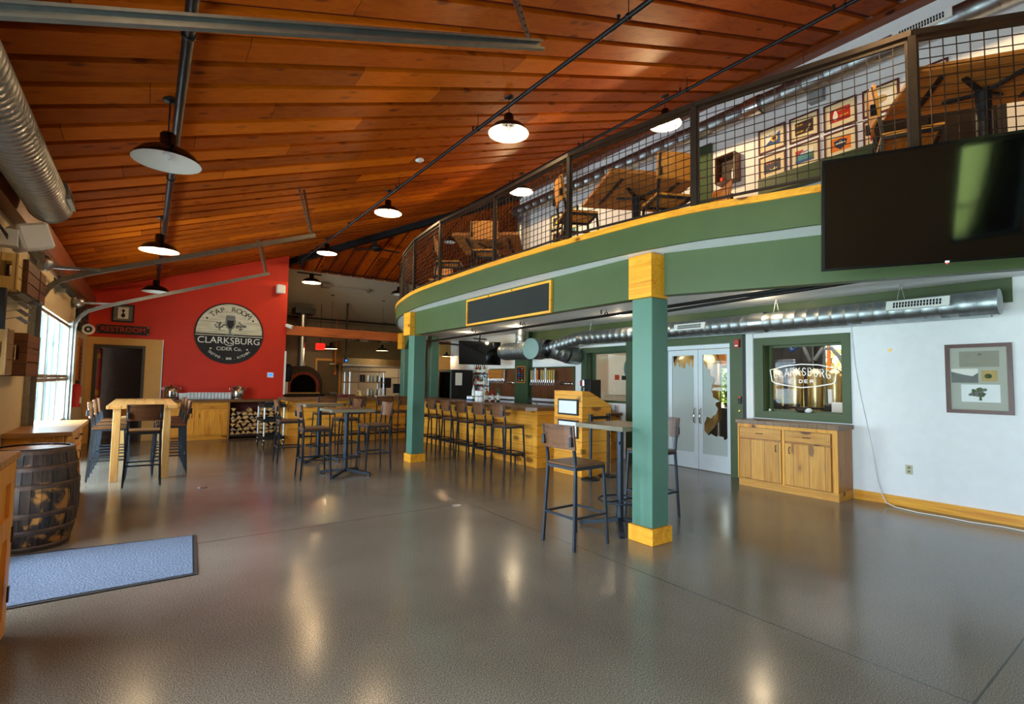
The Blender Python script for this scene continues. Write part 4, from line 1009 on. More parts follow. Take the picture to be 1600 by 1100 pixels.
poster(5.9, 3.62, .8, .5, 'wide red-brown framed picture low behind the loft deck edge', art([BG('maroon')]), 'dark_brown')
# upright boards leaning at the far end of the loft
tag(MB().bar((7.3, 8.9, LZ), (7.75, 8.95, 4.75), .3, .03, (0, 1, 0)).build('leaning_board', 'crate_light'), 'pale board leaning against the far loft wall', 'board')

# ---------------------------------------------------------------- spiral ducts
rib = .0016
def duct(name, label, pts, r, extra=None, seams=.16, lip=True):
    t = thing(name, label, 'duct', pts[0], 'spiral ducts'); out = []
    for a, b in zip(pts, pts[1:]):
        a = Vector(a); b = Vector(b); L = (b - a).length; k = max(2, int(L / seams))
        prof = []
        for i in range(k + 1):
            z = L * i / k
            if 0 < i < k: prof += [(r, z - .004), (r + rib, z - .002), (r + rib, z + .002), (r, z + .004)]
            else: prof.append((r, z))
        m = MB(); m.lathe(prof, a, 40, True, (b - a))
        m.build('duct_section', 'galv', t)
    return t
def grille(t, c, out, L, h=.11, nb=16, mat='white'):
    """register with slots, long axis along y; out = outward direction (x,z)"""
    ox, oz = out; n = math.hypot(ox, oz); ox /= n; oz /= n
    mt = plane_mat(c, (0, 1, 0) if ox > 0 else (0, -1, 0), (-oz if ox > 0 else oz, 0, ox if ox > 0 else -ox))
    m = MB(); m.prism(R(-L / 2, L / 2, -h / 2, h / 2), .03, mt); m.build('grille', mat, t)
    m = MB(); w = (L - .14) / nb
    for i in range(nb):
        for z in (-h * .16, h * .16):
            m.prism(R(-L / 2 + .07 + i * w + w * .18, -L / 2 + .07 + (i + 1) * w - w * .18, z - h * .14, z + h * .14), .0015, mt @ Matrix.Translation((0, 0, .0302)))
    m.build('slot', 'black', t)
d1 = duct('spiral_duct', 'long spiral duct under the loft along the east wall', [(7.62, 1.36, 2.515), (7.62, 8.05, 2.515)], .138)
MB().cyl((7.62, 1.345, 2.515), (7.62, 1.36, 2.515), .145, n=28).build('end_cap', 'galv', d1)
MB().lathe([(.152, 0), (.152, .22)], (7.62, 3.95, 2.515), 24, True, (0, 1, 0)).build('coupling', 'steel', d1)
grille(d1, (7.49, 2.05, 2.555), (-1, .32), .62, .12); grille(d1, (7.49, 5.2, 2.53), (-1, .15), .6, .11)
for y in (2.25, 3.8, 5.9, 7.7): MB().cyl((7.62, y - .04, 2.65), (7.62, y, 2.85), .004, n=6).cyl((7.62, y + .04, 2.65), (7.62, y, 2.85), .004, n=6).build('hanger', 'steel', d1)
t = thing('duct_junction', 'fat spiral duct junction above the beer taps with green-grey end cap', 'duct', (7.3, 9.6, 2.3), 'spiral ducts')
def seg(a, b, r, name='duct_section', seams=.07, mat='galv'):
    a = Vector(a); b = Vector(b); L = (b - a).length; k = max(2, int(L / seams)); prof = []
    for i in range(k + 1):
        z = L * i / k
        if 0 < i < k: prof += [(r, z - .004), (r + rib, z - .002), (r + rib, z + .002), (r, z + .004)]
        else: prof.append((r, z))
    m = MB(); m.lathe(prof, a, 40, True, (b - a)); return m.build(name, mat, t)
seg((7.35, 8.75, 2.3), (7.35, 10.45, 2.3), .215); seg((7.35, 9.05, 2.3), (7.0, 8.98, 2.3), .235, seams=.1)
plain('duct_cap', (146, 168, 162), .45, .6)
MB().cyl((6.985, 8.977, 2.3), (7.0, 8.98, 2.3), .238, n=28).build('end_cap', 'duct_cap', t)
MB().lathe([(.215, 0), (.21, .06), (.18, .14), (.12, .2), (.0, .235)], (7.35, 10.45, 2.3), 26, True, (0, 1, 0)).build('dome_end', 'galv', t)
seg((7.35, 9.85, 2.42), (7.35, 9.85, 2.82), .12, seams=.1)
seg((7.35, 8.75, 2.3), (7.75, 8.6, 2.18), .19, seams=.12); MB().cyl((7.74, 8.6, 2.18), (8.05, 8.6, 2.16), .2, n=26).build('wall_collar', 'galv', t)
seg((7.35, 8.9, 2.3), (7.62, 8.05, 2.515), .135, seams=.1)
d2 = duct('spiral_duct', 'long spiral duct high on the loft wall', [(7.75, -1.5, 6.04), (7.75, 10.7, 6.04)], .135, seams=.3)
grille(d2, (7.61, 1.95, 6.05), (-1, -.05), .6, .12)
MB().lathe([(.148, 0), (.148, .25)], (7.75, 4.05, 6.04), 24, True, (0, 1, 0)).build('coupling', 'steel', d2)
for y in (1.2, 3.4, 5.6, 7.8, 10.0): MB().cyl((7.75, y, 6.17), (7.75, y, zA(7.75)), .004, n=6).build('hanger', 'steel', d2)
tag(MB().box(7.98, 8.09, 3.25, 3.45, 5.85, 6.1).build('junction_box', 'grey_plastic'), 'small grey box on the loft wall under the high duct', 'box')
d3 = duct('spiral_duct', 'spiral duct stub under the roof at the upper left', [(-.83, -1.0, 3.17), (-.83, 6.45, 3.17)], .165, seams=.07)
MB().cyl((-.83, 6.45, 3.17), (-.83, 6.465, 3.17), .172, n=28).build('end_cap', 'galv', d3)
grille(d3, (-.675, 6.18, 3.2), (1, .2), .42, .15, 8, 'galv')
for y in (2.0, 4.2, 6.2): MB().cyl((-.83, y, 3.33), (-.83, y, zA(-.83)), .004, n=6).build('hanger', 'steel', d3)
plain('tall_column', (150, 150, 146), .4, .8)
tag(MB().cyl((7.85, 10.6, LZ), (7.85, 10.6, 6.1), .1, n=18).build('riser_duct', 'galv'), 'vertical round duct at the far corner of the loft wall', 'duct')

# ---------------------------------------------------------------- sprinkler pipes
def pipe(label, pts, r, hang=(), drop=None, group='black pipes under the roof'):
    t = thing('sprinkler_pipe', label, 'pipe', pts[0], group)
    MB().tube(pts, r, 10).build('pipe_run', 'black_metal', t)
    for (x, y, z0, z1) in hang:
        m = MB(); m.cyl((x, y, z0), (x, y, z1), .005, n=6); m.lathe([(r + .002, -.012), (r + .009, -.012), (r + .009, .012), (r + .002, .012)], (x, y, z0 - r), 14, True, (0, 1, 0)); m.build('hanger', 'black_metal', t)
        m = MB(); m.cyl((x, y + .12, z0 - .02), (x, y + .12, z0 + .05), .012, n=8).cyl((x, y + .12, z0 + .05), (x, y + .12, z0 + .055), .02, n=8); m.build('sprinkler_head', 'black_metal', t)
    return t
zl = zA(.12) - .12
pipe('thick black pipe under the roof on the window side', [(.12, -4.4, zl), (.12, 15.0, zl)], .036, [(.12, y, zl + .036, zA(.12)) for y in (1.0, 3.9, 6.9, 9.9, 12.9)])
zr = zA(3.42) - .2
pipe('black sprinkler pipe crossing the middle of the roof', [(3.42, -4.4, zr), (3.42, 14.9, zr), (3.42, 14.9, zr - .15), (3.42, 15.3, zr - .15)], .024, [(3.42, y, zr + .024, zA(3.42)) for y in (.6, 3.0, 5.6, 8.2, 10.8, 13.4)])
zm = zA(6.3) - .2
pipe('black sprinkler pipe above the loft railing', [(6.3, -4.0, zm), (6.3, 12.1, zm)], .026, [(6.3, y, zm + .026, zA(6.3)) for y in (1.2, 2.3, 4.4, 6.6, 8.8, 11.0)])
pipe('black pipe run along the kitchen side roof', [(3.5, 15.9, 4.72), (4.2, 15.9, 4.72), (4.2, 15.9, 4.86), (8.6, 15.9, 4.86)], .022, [])
pipe('black pipe across the kitchen ceiling', [(3.12, 18.9, 3.72), (9.5, 18.9, 3.72)], .03, [(x, 18.9, 3.75, zB(18.9)) for x in (4.5, 6.0, 7.5)])
pipe('black pipes under the loft along the ducts', [(6.5, 1.9, 2.78), (6.5, 13.2, 2.66), (8.0, 13.3, 2.62)], .026, [(6.5, y, 2.79, 2.85) for y in (2.6, 5.4, 6.2, 8.6, 10.6)])
m = MB().tube([(6.62, 1.6, 2.79), (6.62, 5.0, 2.70)], .022, 8); tag(m.build('conduit', 'black_metal'), 'second thin black pipe beside the run under the loft', 'pipe')

# ---------------------------------------------------------------- pendant lamps
GP = 'black barn pendant lamps'
def make_pendant(label):
    t = thing('pendant_lamp', label, 'lamp', group=GP)           # origin at the bulb
    prof = [(.255, -.035), (.250, -.02), (.236, .0), (.20, .045), (.14, .08), (.07, .095), (.062, .10), (.062, .20), (.05, .215), (.0, .22)]
    m = MB(); m.lathe(prof, (0, 0, 0), 36); m.use(1); m.lathe([(.06, .088), (.13, .072), (.195, .037), (.231, -.004), (.247, -.026), (.253, -.036)], (0, 0, 0), 36)
    m.build('shade', ['black_gloss', 'shade_in'], t, True)
    MB().cyl((0, 0, .215), (0, 0, 1), .006, n=8).build('stem', 'black', t, True)
    MB().lathe([(.0, .0), (.062, -.002), (.062, -.018), (.02, -.03), (.0, -.03)], (0, 0, 0), 20).build('canopy', 'black', t, True)
    MB().sphere((0, 0, .02), .035, 12).cyl((0, 0, .04), (0, 0, .085), .018, n=10).build('bulb', 'bulb', t, True)
    return t
proto = make_pendant('big unlit black barn lamp on the window side, nearest the camera')
def fit(root, z, ztop):
    for c in kids(root):
        if c.name.startswith('stem'): c.scale = (1, 1, (ztop - z) / 1.0); c.location = (0, 0, .215 - .215 * (ztop - z))
        if c.name.startswith('canopy'): c.location = (0, 0, ztop - z)
remember(proto)
def pend(x, y, z, lit, label, ztop=None, power=38, first=False, scale=None, prop=True):
    ztop = zA(x) if ztop is None else ztop
    p = proto if first else dup(proto, (x, y, z), 0, label, GP)
    p.location = (x, y, z)
    if scale: p.scale = (scale, scale, scale); fit(p, 0, (ztop - z) / scale)
    else: fit(p, z, ztop)
    for c in kids(p):
        if c.name.startswith('bulb') and not lit:
            c.data = c.data.copy(); c.data.materials.clear(); c.data.materials.append(M['bulb_off'])
    if lit and power: point('lamp_light', (x, y, z - .027), power * .7, WARM, .01)
pend(.055, 5.13, 3.40, False, '', first=True)
pend(.065, 9.13, 3.45, True, 'lit black barn lamp on the window side, second from the camera', power=30)
pend(.075, 13.05, 3.37, False, 'unlit black barn lamp above the restroom sign')
pend(3.55, 5.07, 4.70, True, 'brightest lit barn lamp in the middle of the roof', power=60)
pend(3.57, 9.05, 4.74, True, 'lit barn lamp, second along the middle pipe', power=60)
pend(3.60, 13.2, 4.80, True, 'lit barn lamp, third along the middle pipe near the red wall', power=40)
pend(3.64, 14.76, 4.28, True, 'lit yellow barn lamp hanging lowest next to the red wall corner', zA(3.64), 25)
pend(6.60, 5.02, 5.77, True, 'lit barn lamp seen through the loft mesh at the high duct', power=150)
pend(6.58, 8.87, 5.81, True, 'lit barn lamp seen through the loft mesh at its far end', power=150)
pend(6.4, 15.1, 4.30, False, 'unlit black lamp peeping out beside the end of the loft railing', zB(15.1))
pend(7.2, 13.3, 5.74, False, 'small unlit lamp seen deep behind the loft railing', zB(13.3), scale=.7)
pend(6.6, 1.05, 5.78, True, 'lit barn lamp over the loft right of the picture, out of frame', power=120)
pend(3.55, 1.05, 4.70, True, 'lit barn lamp above the camera on the middle pipe, out of frame', power=40)
pend(.055, 1.1, 3.42, True, 'lit barn lamp on the window side above the camera, out of frame', power=18)
GK = 'kitchen pendant lamps'
pend(5.03, 17.5, 2.60, True, 'lit kitchen barn lamp on long stem beside the exit sign', zB(17.5), 22, scale=.85)
pend(6.84, 17.5, 2.62, True, 'dim kitchen barn lamp on long stem near the hood', zB(17.5), 12, scale=.85)
pend(7.9, 14.6, 2.36, True, 'small lit lamp seen between the green posts', 2.83, 10, scale=.55)
for x, y, c in ((7.25, 3.9, 'above the sideboard'), (7.25, 6.6, 'in front of the double doors'), (7.0, 9.55, 'over the taps'), (6.9, 11.6, 'over the bottles')):
    t = thing('recessed_light', 'small round light in loft underside ' + c, 'lamp', (x, y, 2.85), 'recessed lights under the loft')
    MB().lathe([(.05, 0), (.065, -.004), (.07, 0)], (x, y, 2.849), 20).build('trim_ring', 'white', t); MB().cyl((x, y, 2.842), (x, y, 2.847), .048, n=18).build('lens', 'bulb', t)
    point('recessed_glow', (x, y, 2.80), 9, (1, .8, .52), .04)
# ceiling fan at the hip
t = thing('ceiling_fan', 'black ceiling fan where the two roof slopes meet', 'fan', (5.2, 14.0, 5.35))
MB().cyl((5.2, 14.0, 5.42), (5.2, 14.0, 5.66), .018, n=10).lathe([(.08, 5.62), (.05, 5.56), (.0, 5.55)], (5.2, 14.0, 0), 16).build('downrod', 'black', t)
MB().lathe([(0, 5.25), (.10, 5.26), (.17, 5.31), (.17, 5.36), (.1, 5.42), (0, 5.43)], (5.2, 14.0, 0), 24).build('motor', 'black', t)
for k in range(3):
    a = .1 + k * 2 * PI / 3; m = MB(); m.bar((5.2 + .15 * math.cos(a), 14 + .15 * math.sin(a), 5.33), (5.2 + .75 * math.cos(a), 14 + .75 * math.sin(a), 5.34), .14, .012); m.build('blade', 'dark_brown', t)
tag(MB().lathe([(0, -.04), (.05, -.035), (.075, -.01), (.075, 0), (0, 0)], (3.384, 7.32, zA(3.384)), 20).build('smoke_detector', 'white'), 'white round smoke detector on the wooden roof', 'detector')
tag(MB().lathe([(0, -.035), (.06, -.03), (.085, -.01), (.085, 0), (0, 0)], (3.05, 2.95, zA(3.05)), 20).build('smoke_detector', 'white'), 'white detector on the roof at the top edge of the picture', 'detector')

# ---------------------------------------------------------------- overhead garage doors and tracks
def angle_iron(m, p0, p1, w=.035):
    m.bar(p0, p1, w, .004, (0, 1, 0)); m.bar(Vector(p0) + Vector((w / 2, .016, 0)), Vector(p1) + Vector((w / 2, .016, 0)), .004, w, (0, 1, 0))
def holes(m, p0, p1, n):
    p0, p1 = Vector(p0), Vector(p1)
    for i in range(n):
        p = p0 + (p1 - p0) * ((i + .5) / n); m.cyl(p + Vector((0, -.006, 0)), p + Vector((0, .006, 0)), .007, n=6)
def track(y, side, label, horiz=True, vert=True):
    """side: +1 = channel opens to +y"""
    t = thing('door_track', label, 'track', (XW, y, 0), 'overhead door tracks'); m = MB()
    X0 = XW + .07; pts = [(X0, y, .02), (X0, y, 2.35)] if vert else []
    pts += [(X0 + .02, y, 2.47), (X0 + .07, y, 2.58), (X0 + .16, y, 2.68), (X0 + .28, y, 2.745), (X0 + .45, y, 2.82), (2.03, y, 3.785)]
    def chan(a, b):
        a = Vector(a); b = Vector(b); n = (b - a).normalized(); up = Vector((-n.z, 0, n.x))
        m.bar(a, b, .003, .056, up)
        for s_ in (-1, 1): m.bar(a + up * s_ * .028 + Vector((0, side * .016, 0)), b + up * s_ * .028 + Vector((0, side * .016, 0)), .034, .004, up); m.bar(a + up * s_ * .024 + Vector((0, side * .031, 0)), b + up * s_ * .024 + Vector((0, side * .031, 0)), .003, .014, up)
    for a, b in zip(pts, pts[1:]): chan(a, b)
    m.build('rail', 'track_steel', t)
    m = MB(); h = MB()
    for dx, tx in ((1.95, 1.78), (1.97, 1.9)):
        yy = y - side * .02; p0, p1 = (dx, yy, 3.79), (tx, yy + (.32 if dx > 1.96 else 0.12), zA(tx)); angle_iron(m, p0, p1); holes(h, (p0[0], p0[1], p0[2]), p1, 16)
    hg = m.build('hanger_angle', 'galv', t); h.build('hole', 'black', hg)
    m = MB(); m.bar((X0 - .05, y - side * .02, 2.83), (X0 + .55, y - side * .02, 2.86), .035, .035); m.build('brace', 'galv', t)
    if vert:
        m = MB(); m.box(XW + .0, XW + .06, y - .055, y - .05, .0, 2.5).box(XW, XW + .005, y - .05, y + .03, 0, 2.5); m.build('jamb_angle', 'galv', t)
track(11.75, -1, 'far overhead door track curving across in front of the red wall'); track(8.10, 1, 'overhead door track starting above the crates'); track(2.54, -1, 'large overhead door track crossing the top left corner')
def garage_door(y0, y1, n, label):
    t = thing('garage_door', label, 'door', (XW, (y0 + y1) / 2, 0), 'glass overhead doors'); zs = [0.02, .75, 1.5, 2.42]; X = XW - .03
    for z0, z1 in zip(zs, zs[1:]):
        m = MB(); m.box(X, X + .045, y0, y1, z0 + .002, z0 + .05).box(X, X + .045, y0, y1, z1 - .05, z1 - .002)
        for k in range(n + 1):
            yy = y0 + (y1 - y0 - .05) * k / n; m.box(X, X + .045, yy, yy + .05, z0 + .05, z1 - .05)
        s_ = m.build('door_section', 'garage_frame', t)
        MB().box(X + .018, X + .024, y0 + .05, y1 - .05, z0 + .05, z1 - .05).build('pane', 'pane_tint', s_)
    m = MB()
    for z in zs[1:-1]:
        for k in range(n + 1):
            yy = y0 + .035 + (y1 - y0 - .07) * k / n; m.box(X + .045, X + .055, yy - .03, yy + .03, z - .05, z + .05); m.cyl((X + .06, yy - .03, z), (X + .06, yy + .03, z), .01, n=8)
    m.build('hinge', 'steel', t)
garage_door(8.14, 11.71, 3, 'far glass overhead door with daylight behind it'); garage_door(-1.08, 2.50, 3, 'near glass overhead door beside the camera')
t = thing('door_spring', 'torsion spring shaft with drums above the far overhead door', 'spring', (XW, 9.9, 2.86))
MB().cyl((XW + .1, 7.95, 2.86), (XW + .1, 11.9, 2.86), .014, n=10).build('shaft', 'steel', t)
m = MB(); pts = []
for k in range(220): a = k * .9; pts.append((XW + .1 + .04 * math.cos(a), 9.2 + k * .008, 2.86 + .04 * math.sin(a)))
m.tube(pts, .007, 5); m.build('coil', 'black_metal', t)
for y in (8.0, 11.85): MB().lathe([(.03, -.06), (.09, -.055), (.085, 0), (.09, .05), (.03, .055)], (XW + .1, y, 2.86), 20, True, (0, 1, 0)).build('cable_drum', 'steel', t)
for y in (7.93, 9.9, 11.93): MB().box(XW + .012, XW + .12, y - .005, y + .005, 2.76, 2.97).box(XW + .006, XW + .012, y - .05, y + .05, 2.74, 2.99).build('bearing_plate', 'galv', t)
# ---------------------------------------------------------------- signs on the red wall
SX, SZ, SRX, SRZ = 1.72, 2.70, .80, .80
t = thing('round_sign', 'large round black and cream cider sign on the red wall', 'sign', (SX, YR, SZ))
MB().lathe([(0, 0), (SRX, 0), (SRX, .03), (0, .03)], (SX, YR - .03, SZ), 64, False, (0, 1, 0)).build('backing', 'charcoal', t)
mt = NORTH((SX, YR - .0305, SZ))
ang0 = math.asin(-.02 / .8)
up = [(.765 * math.cos(a), .765 * math.sin(a)) for a in [ang0 + (PI - 2 * ang0) * k / 48 for k in range(49)]]
MB().prism(up, .006, mt).build('plank_face', 'sign_planks', t)
MB().prism(R(-.775, .775, -.075, -.055), .006, mt).build('divider', 'sign_planks', t)
mt = NORTH((SX, YR - .0366, SZ))
def arc_text(m, body, radius, a_mid, step, size, mt, inward=False):
    n = len(body)
    for i, ch in enumerate(body):
        if ch == ' ': continue
        a = a_mid + ((n - 1) / 2 - i) * step * (1 if not inward else -1)
        rot = a - PI / 2 if not inward else a + PI / 2
        m.text(ch, size, mt @ Matrix.Translation((radius * math.cos(a), radius * math.sin(a), 0)) @ Matrix.Rotation(rot, 4, 'Z'), .003)
m = MB(); arc_text(m, 'TAP ROOM', .625, PI / 2, .205, .19, mt)
for a in (.60, PI - .60): m.prism([(.645 * math.cos(a) + dx, .645 * math.sin(a) + dz) for dx, dz in ((-.03, 0), (0, -.03), (.03, 0), (0, .03))], .003, mt)
m.build('lettering', 'ink', t)
mt2 = NORTH((SX, YR - .031, SZ)); m = MB()
m.text('CLARKSBURG', .235, mt2 @ Matrix.Translation((0, -.20, 0)), .004)
m.tube([mt2 @ Vector((-.10 + .2 * u, -.285 - .035 * math.sin(PI * u), .003)) for u in (0, .25, .5, .75, 1)], .010, 6)
m.text('CIDER Co.', .13, mt2 @ Matrix.Translation((0, -.41, 0)), .004)
for x in (-.42, .42): m.prism(ell(x, -.41, .022, .018, 10), .004, mt2)
arc_text(m, 'TASTING . BAR . KITCHEN', .665, -PI / 2, .068, .088, mt2, True)
m.build('lettering', 'paper', t)
# goblet between two trees, drawn in black
def tree(m, cx, cz, s, seed):
    r = random.Random(seed)
    for k in range(16):
        a = r.uniform(0, 2 * PI); q = r.uniform(.2, 1); m.prism(ell(cx + s * .9 * q * math.cos(a), cz + s * .62 * q * math.sin(a), s * .2, s * .15, 7), .002 + .0002 * k, mt)
    m.prism(R(cx - s * .07, cx + s * .07, cz - s * 1.0, cz - s * .4), .003, mt); m.prism(R(cx - s * .8, cx + s * .8, cz - s * 1.0, cz - s * .95), .003, mt)
m = MB(); tree(m, -.235, .21, .145, 3); tree(m, .235, .21, .145, 5); 
plain('tree_ink', (96, 94, 88), .8, noise=.5, nscale=40)
for q_, k_ in ((-.235, 3), (.235, 5)):
    m = MB(); tree(m, q_, .21, .145, k_); m.build('tree_drawing', 'tree_ink', t)
m = MB(); g = [(-.10, .47), (-.125, .30), (-.10, .17), (-.03, .09), (-.022, .0), (-.11, -.04), (.11, -.04), (.022, .0), (.03, .09), (.10, .17), (.125, .30), (.10, .47)]
m.prism(g, .007, mt); m.use(1).prism([(-.075, .34), (-.08, .22), (-.03, .13), (.03, .13), (.08, .22), (.075, .34)], .009, mt)
m.build('goblet_drawing', ['ink_grey', 'ink'], t)
t = thing('restroom_sign', 'dark restroom sign with red letters above the cream doorway', 'sign', (-.5, YR, 2.63))
MB().box(-.99, 0, YR - .025, YR, 2.53, 2.74).build('board', 'dark_brown', t)
MB().text('RESTROOM', .165, NORTH((-.495, YR - .0255, 2.635)), .004).build('lettering', 'red_wall', t)
for x in (-.965, -.025):
    for z in (2.555, 2.715): MB().cyl((x, YR - .03, z), (x, YR - .025, z), .01, n=8).build('screw', 'steel', t)
t = thing('framed_picture', 'black framed small figure drawing above the restroom sign', 'picture', (-.52, YR, 3.03))
m = MB(); m.box(-.73, -.70, YR - .03, YR, 2.82, 3.24).box(-.34, -.31, YR - .03, YR, 2.82, 3.24).box(-.70, -.34, YR - .03, YR, 2.82, 2.85).box(-.70, -.34, YR - .03, YR, 3.21, 3.24); m.build('frame', 'black', t)
MB().box(-.70, -.34, YR - .012, YR - .004, 2.85, 3.21).build('mat_board', 'ink_grey', t); MB().box(-.62, -.42, YR - .014, YR - .012, 2.9, 3.17).build('sheet', 'paper', t)
mt = NORTH((-.52, YR - .0142, 3.03)); MB().prism(ell(0, .06, .03, .035), .001, mt).prism(ell(0, -.05, .04, .05), .001, mt).prism(R(-.012, .012, -.01, .04), .001, mt).build('print', 'ink', t)
t = thing('reel', 'black metal panel with red edge at the far garage-door corner', 'panel', (-1.05, 14.0, 2.7))
MB().box(-1.13, -1.09, 12.6, 14.3, 2.45, 2.95).build('panel_body', 'charcoal', t); MB().box(-1.13, -1.08, 14.3, 14.36, 2.45, 3.0).build('edge', 'red', t)
for y, z in ((12.8, 2.6), (13.4, 2.85), (13.9, 2.7)): MB().cyl((-1.09, y, z), (-1.08, y, z), .03, n=10).build('bolt', 'steel', t)
t = thing('spool', 'white round target-like spool hanging at the doorway corner', 'spool', (-.98, 13.2, 2.55))
MB().lathe([(.0, 0), (.105, 0), (.11, .01), (.105, .02), (.07, .02), (.07, .015), (.0, .015)], (-1.0, 13.2, 2.47), 26, True, (.25, -1, 0)).build('disc', 'white', t)
MB().lathe([(.03, .0), (.06, .0), (.06, .022), (.03, .022), (.03, 0)], (-1.0, 13.2, 2.47), 24, True, (.25, -1, 0)).build('ring', 'black', t)
t = thing('wall_plaque', 'long orange wooden plaque with dark letters on the cream wall', 'sign', (XW, 13.6, 1.75))
MB().box(XW, XW + .03, 13.25, 13.95, 1.25, 2.3).build('board', 'loft_table', t)
m = MB(); pm = plane_mat((XW + .031, 13.6, 1.75), (0, 1, 0), (0, 0, 1))
m.prism(ell(0, 0, .2, .42, 24), .002, pm); m.use(1).prism(ell(0, 0, .12, .34, 24), .003, pm); m.use(0)
for i in range(7): m.prism(R(-.07, .07, -.27 + i * .08, -.23 + i * .08), .004, pm)
m.build('print', ['ink', 'loft_table'], t)
t = thing('fire_extinguisher', 'red fire extinguisher on the cream wall under the plaque', 'extinguisher', (-1.05, 12.55, 1.0))
MB().cyl((-1.06, 12.5, .95), (-1.06, 12.5, 1.32), .075, n=18).lathe([(.075, 1.32), (.05, 1.37), (.02, 1.39)], (-1.06, 12.5, 0), 18).build('cylinder', 'red', t)
MB().box(-1.08, -1.04, 12.47, 12.6, 1.39, 1.45).build('valve', 'black', t); MB().box(-1.0, -.982, 12.45, 12.56, 1.02, 1.14).build('label_plate', 'white', t)
# small things on the red wall
t = thing('wall_speaker', 'white wall speaker high on the right edge of the red wall', 'speaker', (2.87, 14.95, 4.0))
MB().bbox(2.78, 3.0, 14.88, 15.06, 3.88, 4.12, .02).build('body', 'white', t); MB().box(2.86, 2.92, 15.06, YR, 3.97, 4.03).build('bracket', 'white', t)
t = thing('thermostat', 'white thermostat with blue screen on the red wall', 'thermostat', (2.73, YR, 1.63))
MB().bbox(2.66, 2.82, YR - .025, YR, 1.56, 1.70, .005).build('body', 'white', t); MB().box(2.69, 2.79, YR - .027, YR - .024, 1.60, 1.675).build('screen', 'led_blue', t)
t = thing('spot_light', 'white twin spotlight on the end of the red wall by the beam', 'lamp', (3.1, 15.0, 3.0))
MB().cyl((3.08, 15.02, 3.02), (3.22, 14.9, 2.96), .05, .06, n=14).build('head', 'white', t); MB().cyl((3.1, 15.08, 3.0), (3.1, 15.0, 3.0), .02, n=8).build('bracket', 'white', t)
# dispensers and jars on the sideboard counter
def dispenser(x, label):
    t = thing('drink_dispenser', label, 'dispenser', (x, 14.8, .99), 'metal drink dispensers')
    MB().lathe([(0, .04), (.145, .04), (.155, .07), (.155, .27), (.14, .29), (0, .29)], (x, 14.8, .99), 26).build('tank', 'chrome', t)
    MB().lathe([(0, 0), (.13, 0), (.12, .04), (0, .04)], (x, 14.8, .99), 22).build('base', 'steel', t)
    MB().lathe([(.15, .29), (.13, .325), (.03, .335), (.03, .36), (.0, .365)], (x, 14.8, .99), 22).build('lid', 'steel', t)
    for sx in (-1, 1):
        m = MB(); m.tube([(x + sx * .155, 14.8, 1.2), (x + sx * .19, 14.8, 1.22), (x + sx * .19, 14.8, 1.27), (x + sx * .155, 14.8, 1.29)], .01, 6); m.build('handle', 'chrome', t)
    MB().cyl((x, 14.65, 1.08), (x, 14.6, 1.08), .014, n=8).box(x - .01, x + .01, 14.59, 14.605, 1.08, 1.14).build('tap', 'chrome', t)
dispenser(.50, 'polished drink dispenser at the left end of the glasses'); dispenser(1.93, 'polished drink dispenser at the right end of the glasses')
GJ = 'glass jars in a row on the brown counter'
jar = thing('glass_jar', 'clear glass jar in the row on the brown counter', 'jar', (0, 0, 0), GJ)
MB().lathe([(0, .004), (.036, .004), (.042, .02), (.042, .13), (.034, .15), (.034, .175), (.030, .175), (.031, .15), (.038, .128), (.038, .022), (0, .01)], (0, 0, 0), 14).build('body', 'jar_glass', jar, True)
MB().lathe([(.035, .16), (.037, .16), (.037, .172), (.035, .172)], (0, 0, 0), 14).build('rim', 'white_gloss', jar, True)
remember(jar); k = 0
for r in range(2):
    for i in range(13):
        p = (.86 + i * .073, 14.68 + r * .1, .99)
        if k == 0: jar.location = p
        else: dup(jar, p, 0, 'clear glass jar in the row on the brown counter', GJ)
        k += 1
for x, lb in ((.70, 'pale blue stacked cups left of the glass jars'), (.79, 'tilted pale cup beside the left drink dispenser')):
    tag(MB().lathe([(0, 0), (.04, 0), (.055, .16), (.05, .16), (.036, .01), (0, .01)], (x, 14.72, .99), 16).build('cup', 'door_white'), lb, 'cup')

# ---------------------------------------------------------------- crates, rack and speaker on the window wall
def crate(y0, y1, z0, z1, mat, label, x0=XW + .01, x1=-.95, hole=True, slats=3):
    t = thing('wooden_crate', label, 'crate', ((x0 + x1) / 2, (y0 + y1) / 2, z0), 'wooden crates on the window wall')
    for yy in (y0, y1 - .018):
        m = MB(); h = .035; cx, cz = (x0 + x1) / 2, (z0 + z1) / 2 + .02
        m.box(x0, cx - h, yy, yy + .018, z0, z1).box(cx + h, x1, yy, yy + .018, z0, z1).box(cx - h, cx + h, yy, yy + .018, z0, cz - .07).box(cx - h, cx + h, yy, yy + .018, cz + .07, z1)
        m.build('end_panel', mat, t)
    m = MB(); w = (z1 - z0) / slats
    for i in range(slats):
        m.box(x1 - .01, x1, y0 + .019, y1 - .019, z0 + i * w + .006, z0 + (i + 1) * w - .006)
    m.build('side_slat', mat, t)
    m = MB(); w = (x1 - x0 - .01) / 3
    for i in range(3): m.box(x0 + i * w + .006, x0 + (i + 1) * w - .006, y0 + .019, y1 - .019, z0, z0 + .012)
    m.build('bottom_slat', mat, t)
crate(6.27, 6.46, 2.31, 2.635, 'crate_light', 'bright yellow wooden crate with hand hole, upper row, nearest the camera', x1=-.985)
crate(6.50, 7.12, 2.31, 2.63, 'crate_dark', 'brown wooden crate, middle of the upper row')
crate(7.17, 7.51, 2.31, 2.635, 'crate_dark', 'dark wooden crate at the far end of the upper row')
crate(6.15, 6.40, 1.54, 1.95, 'crate_light', 'pale wooden crate, lower row, nearest the camera', x1=-1.0)
crate(6.75, 7.45, 1.53, 1.95, 'crate_dark', 'dark stained wooden crate at the far end of the lower row', x1=-.955)
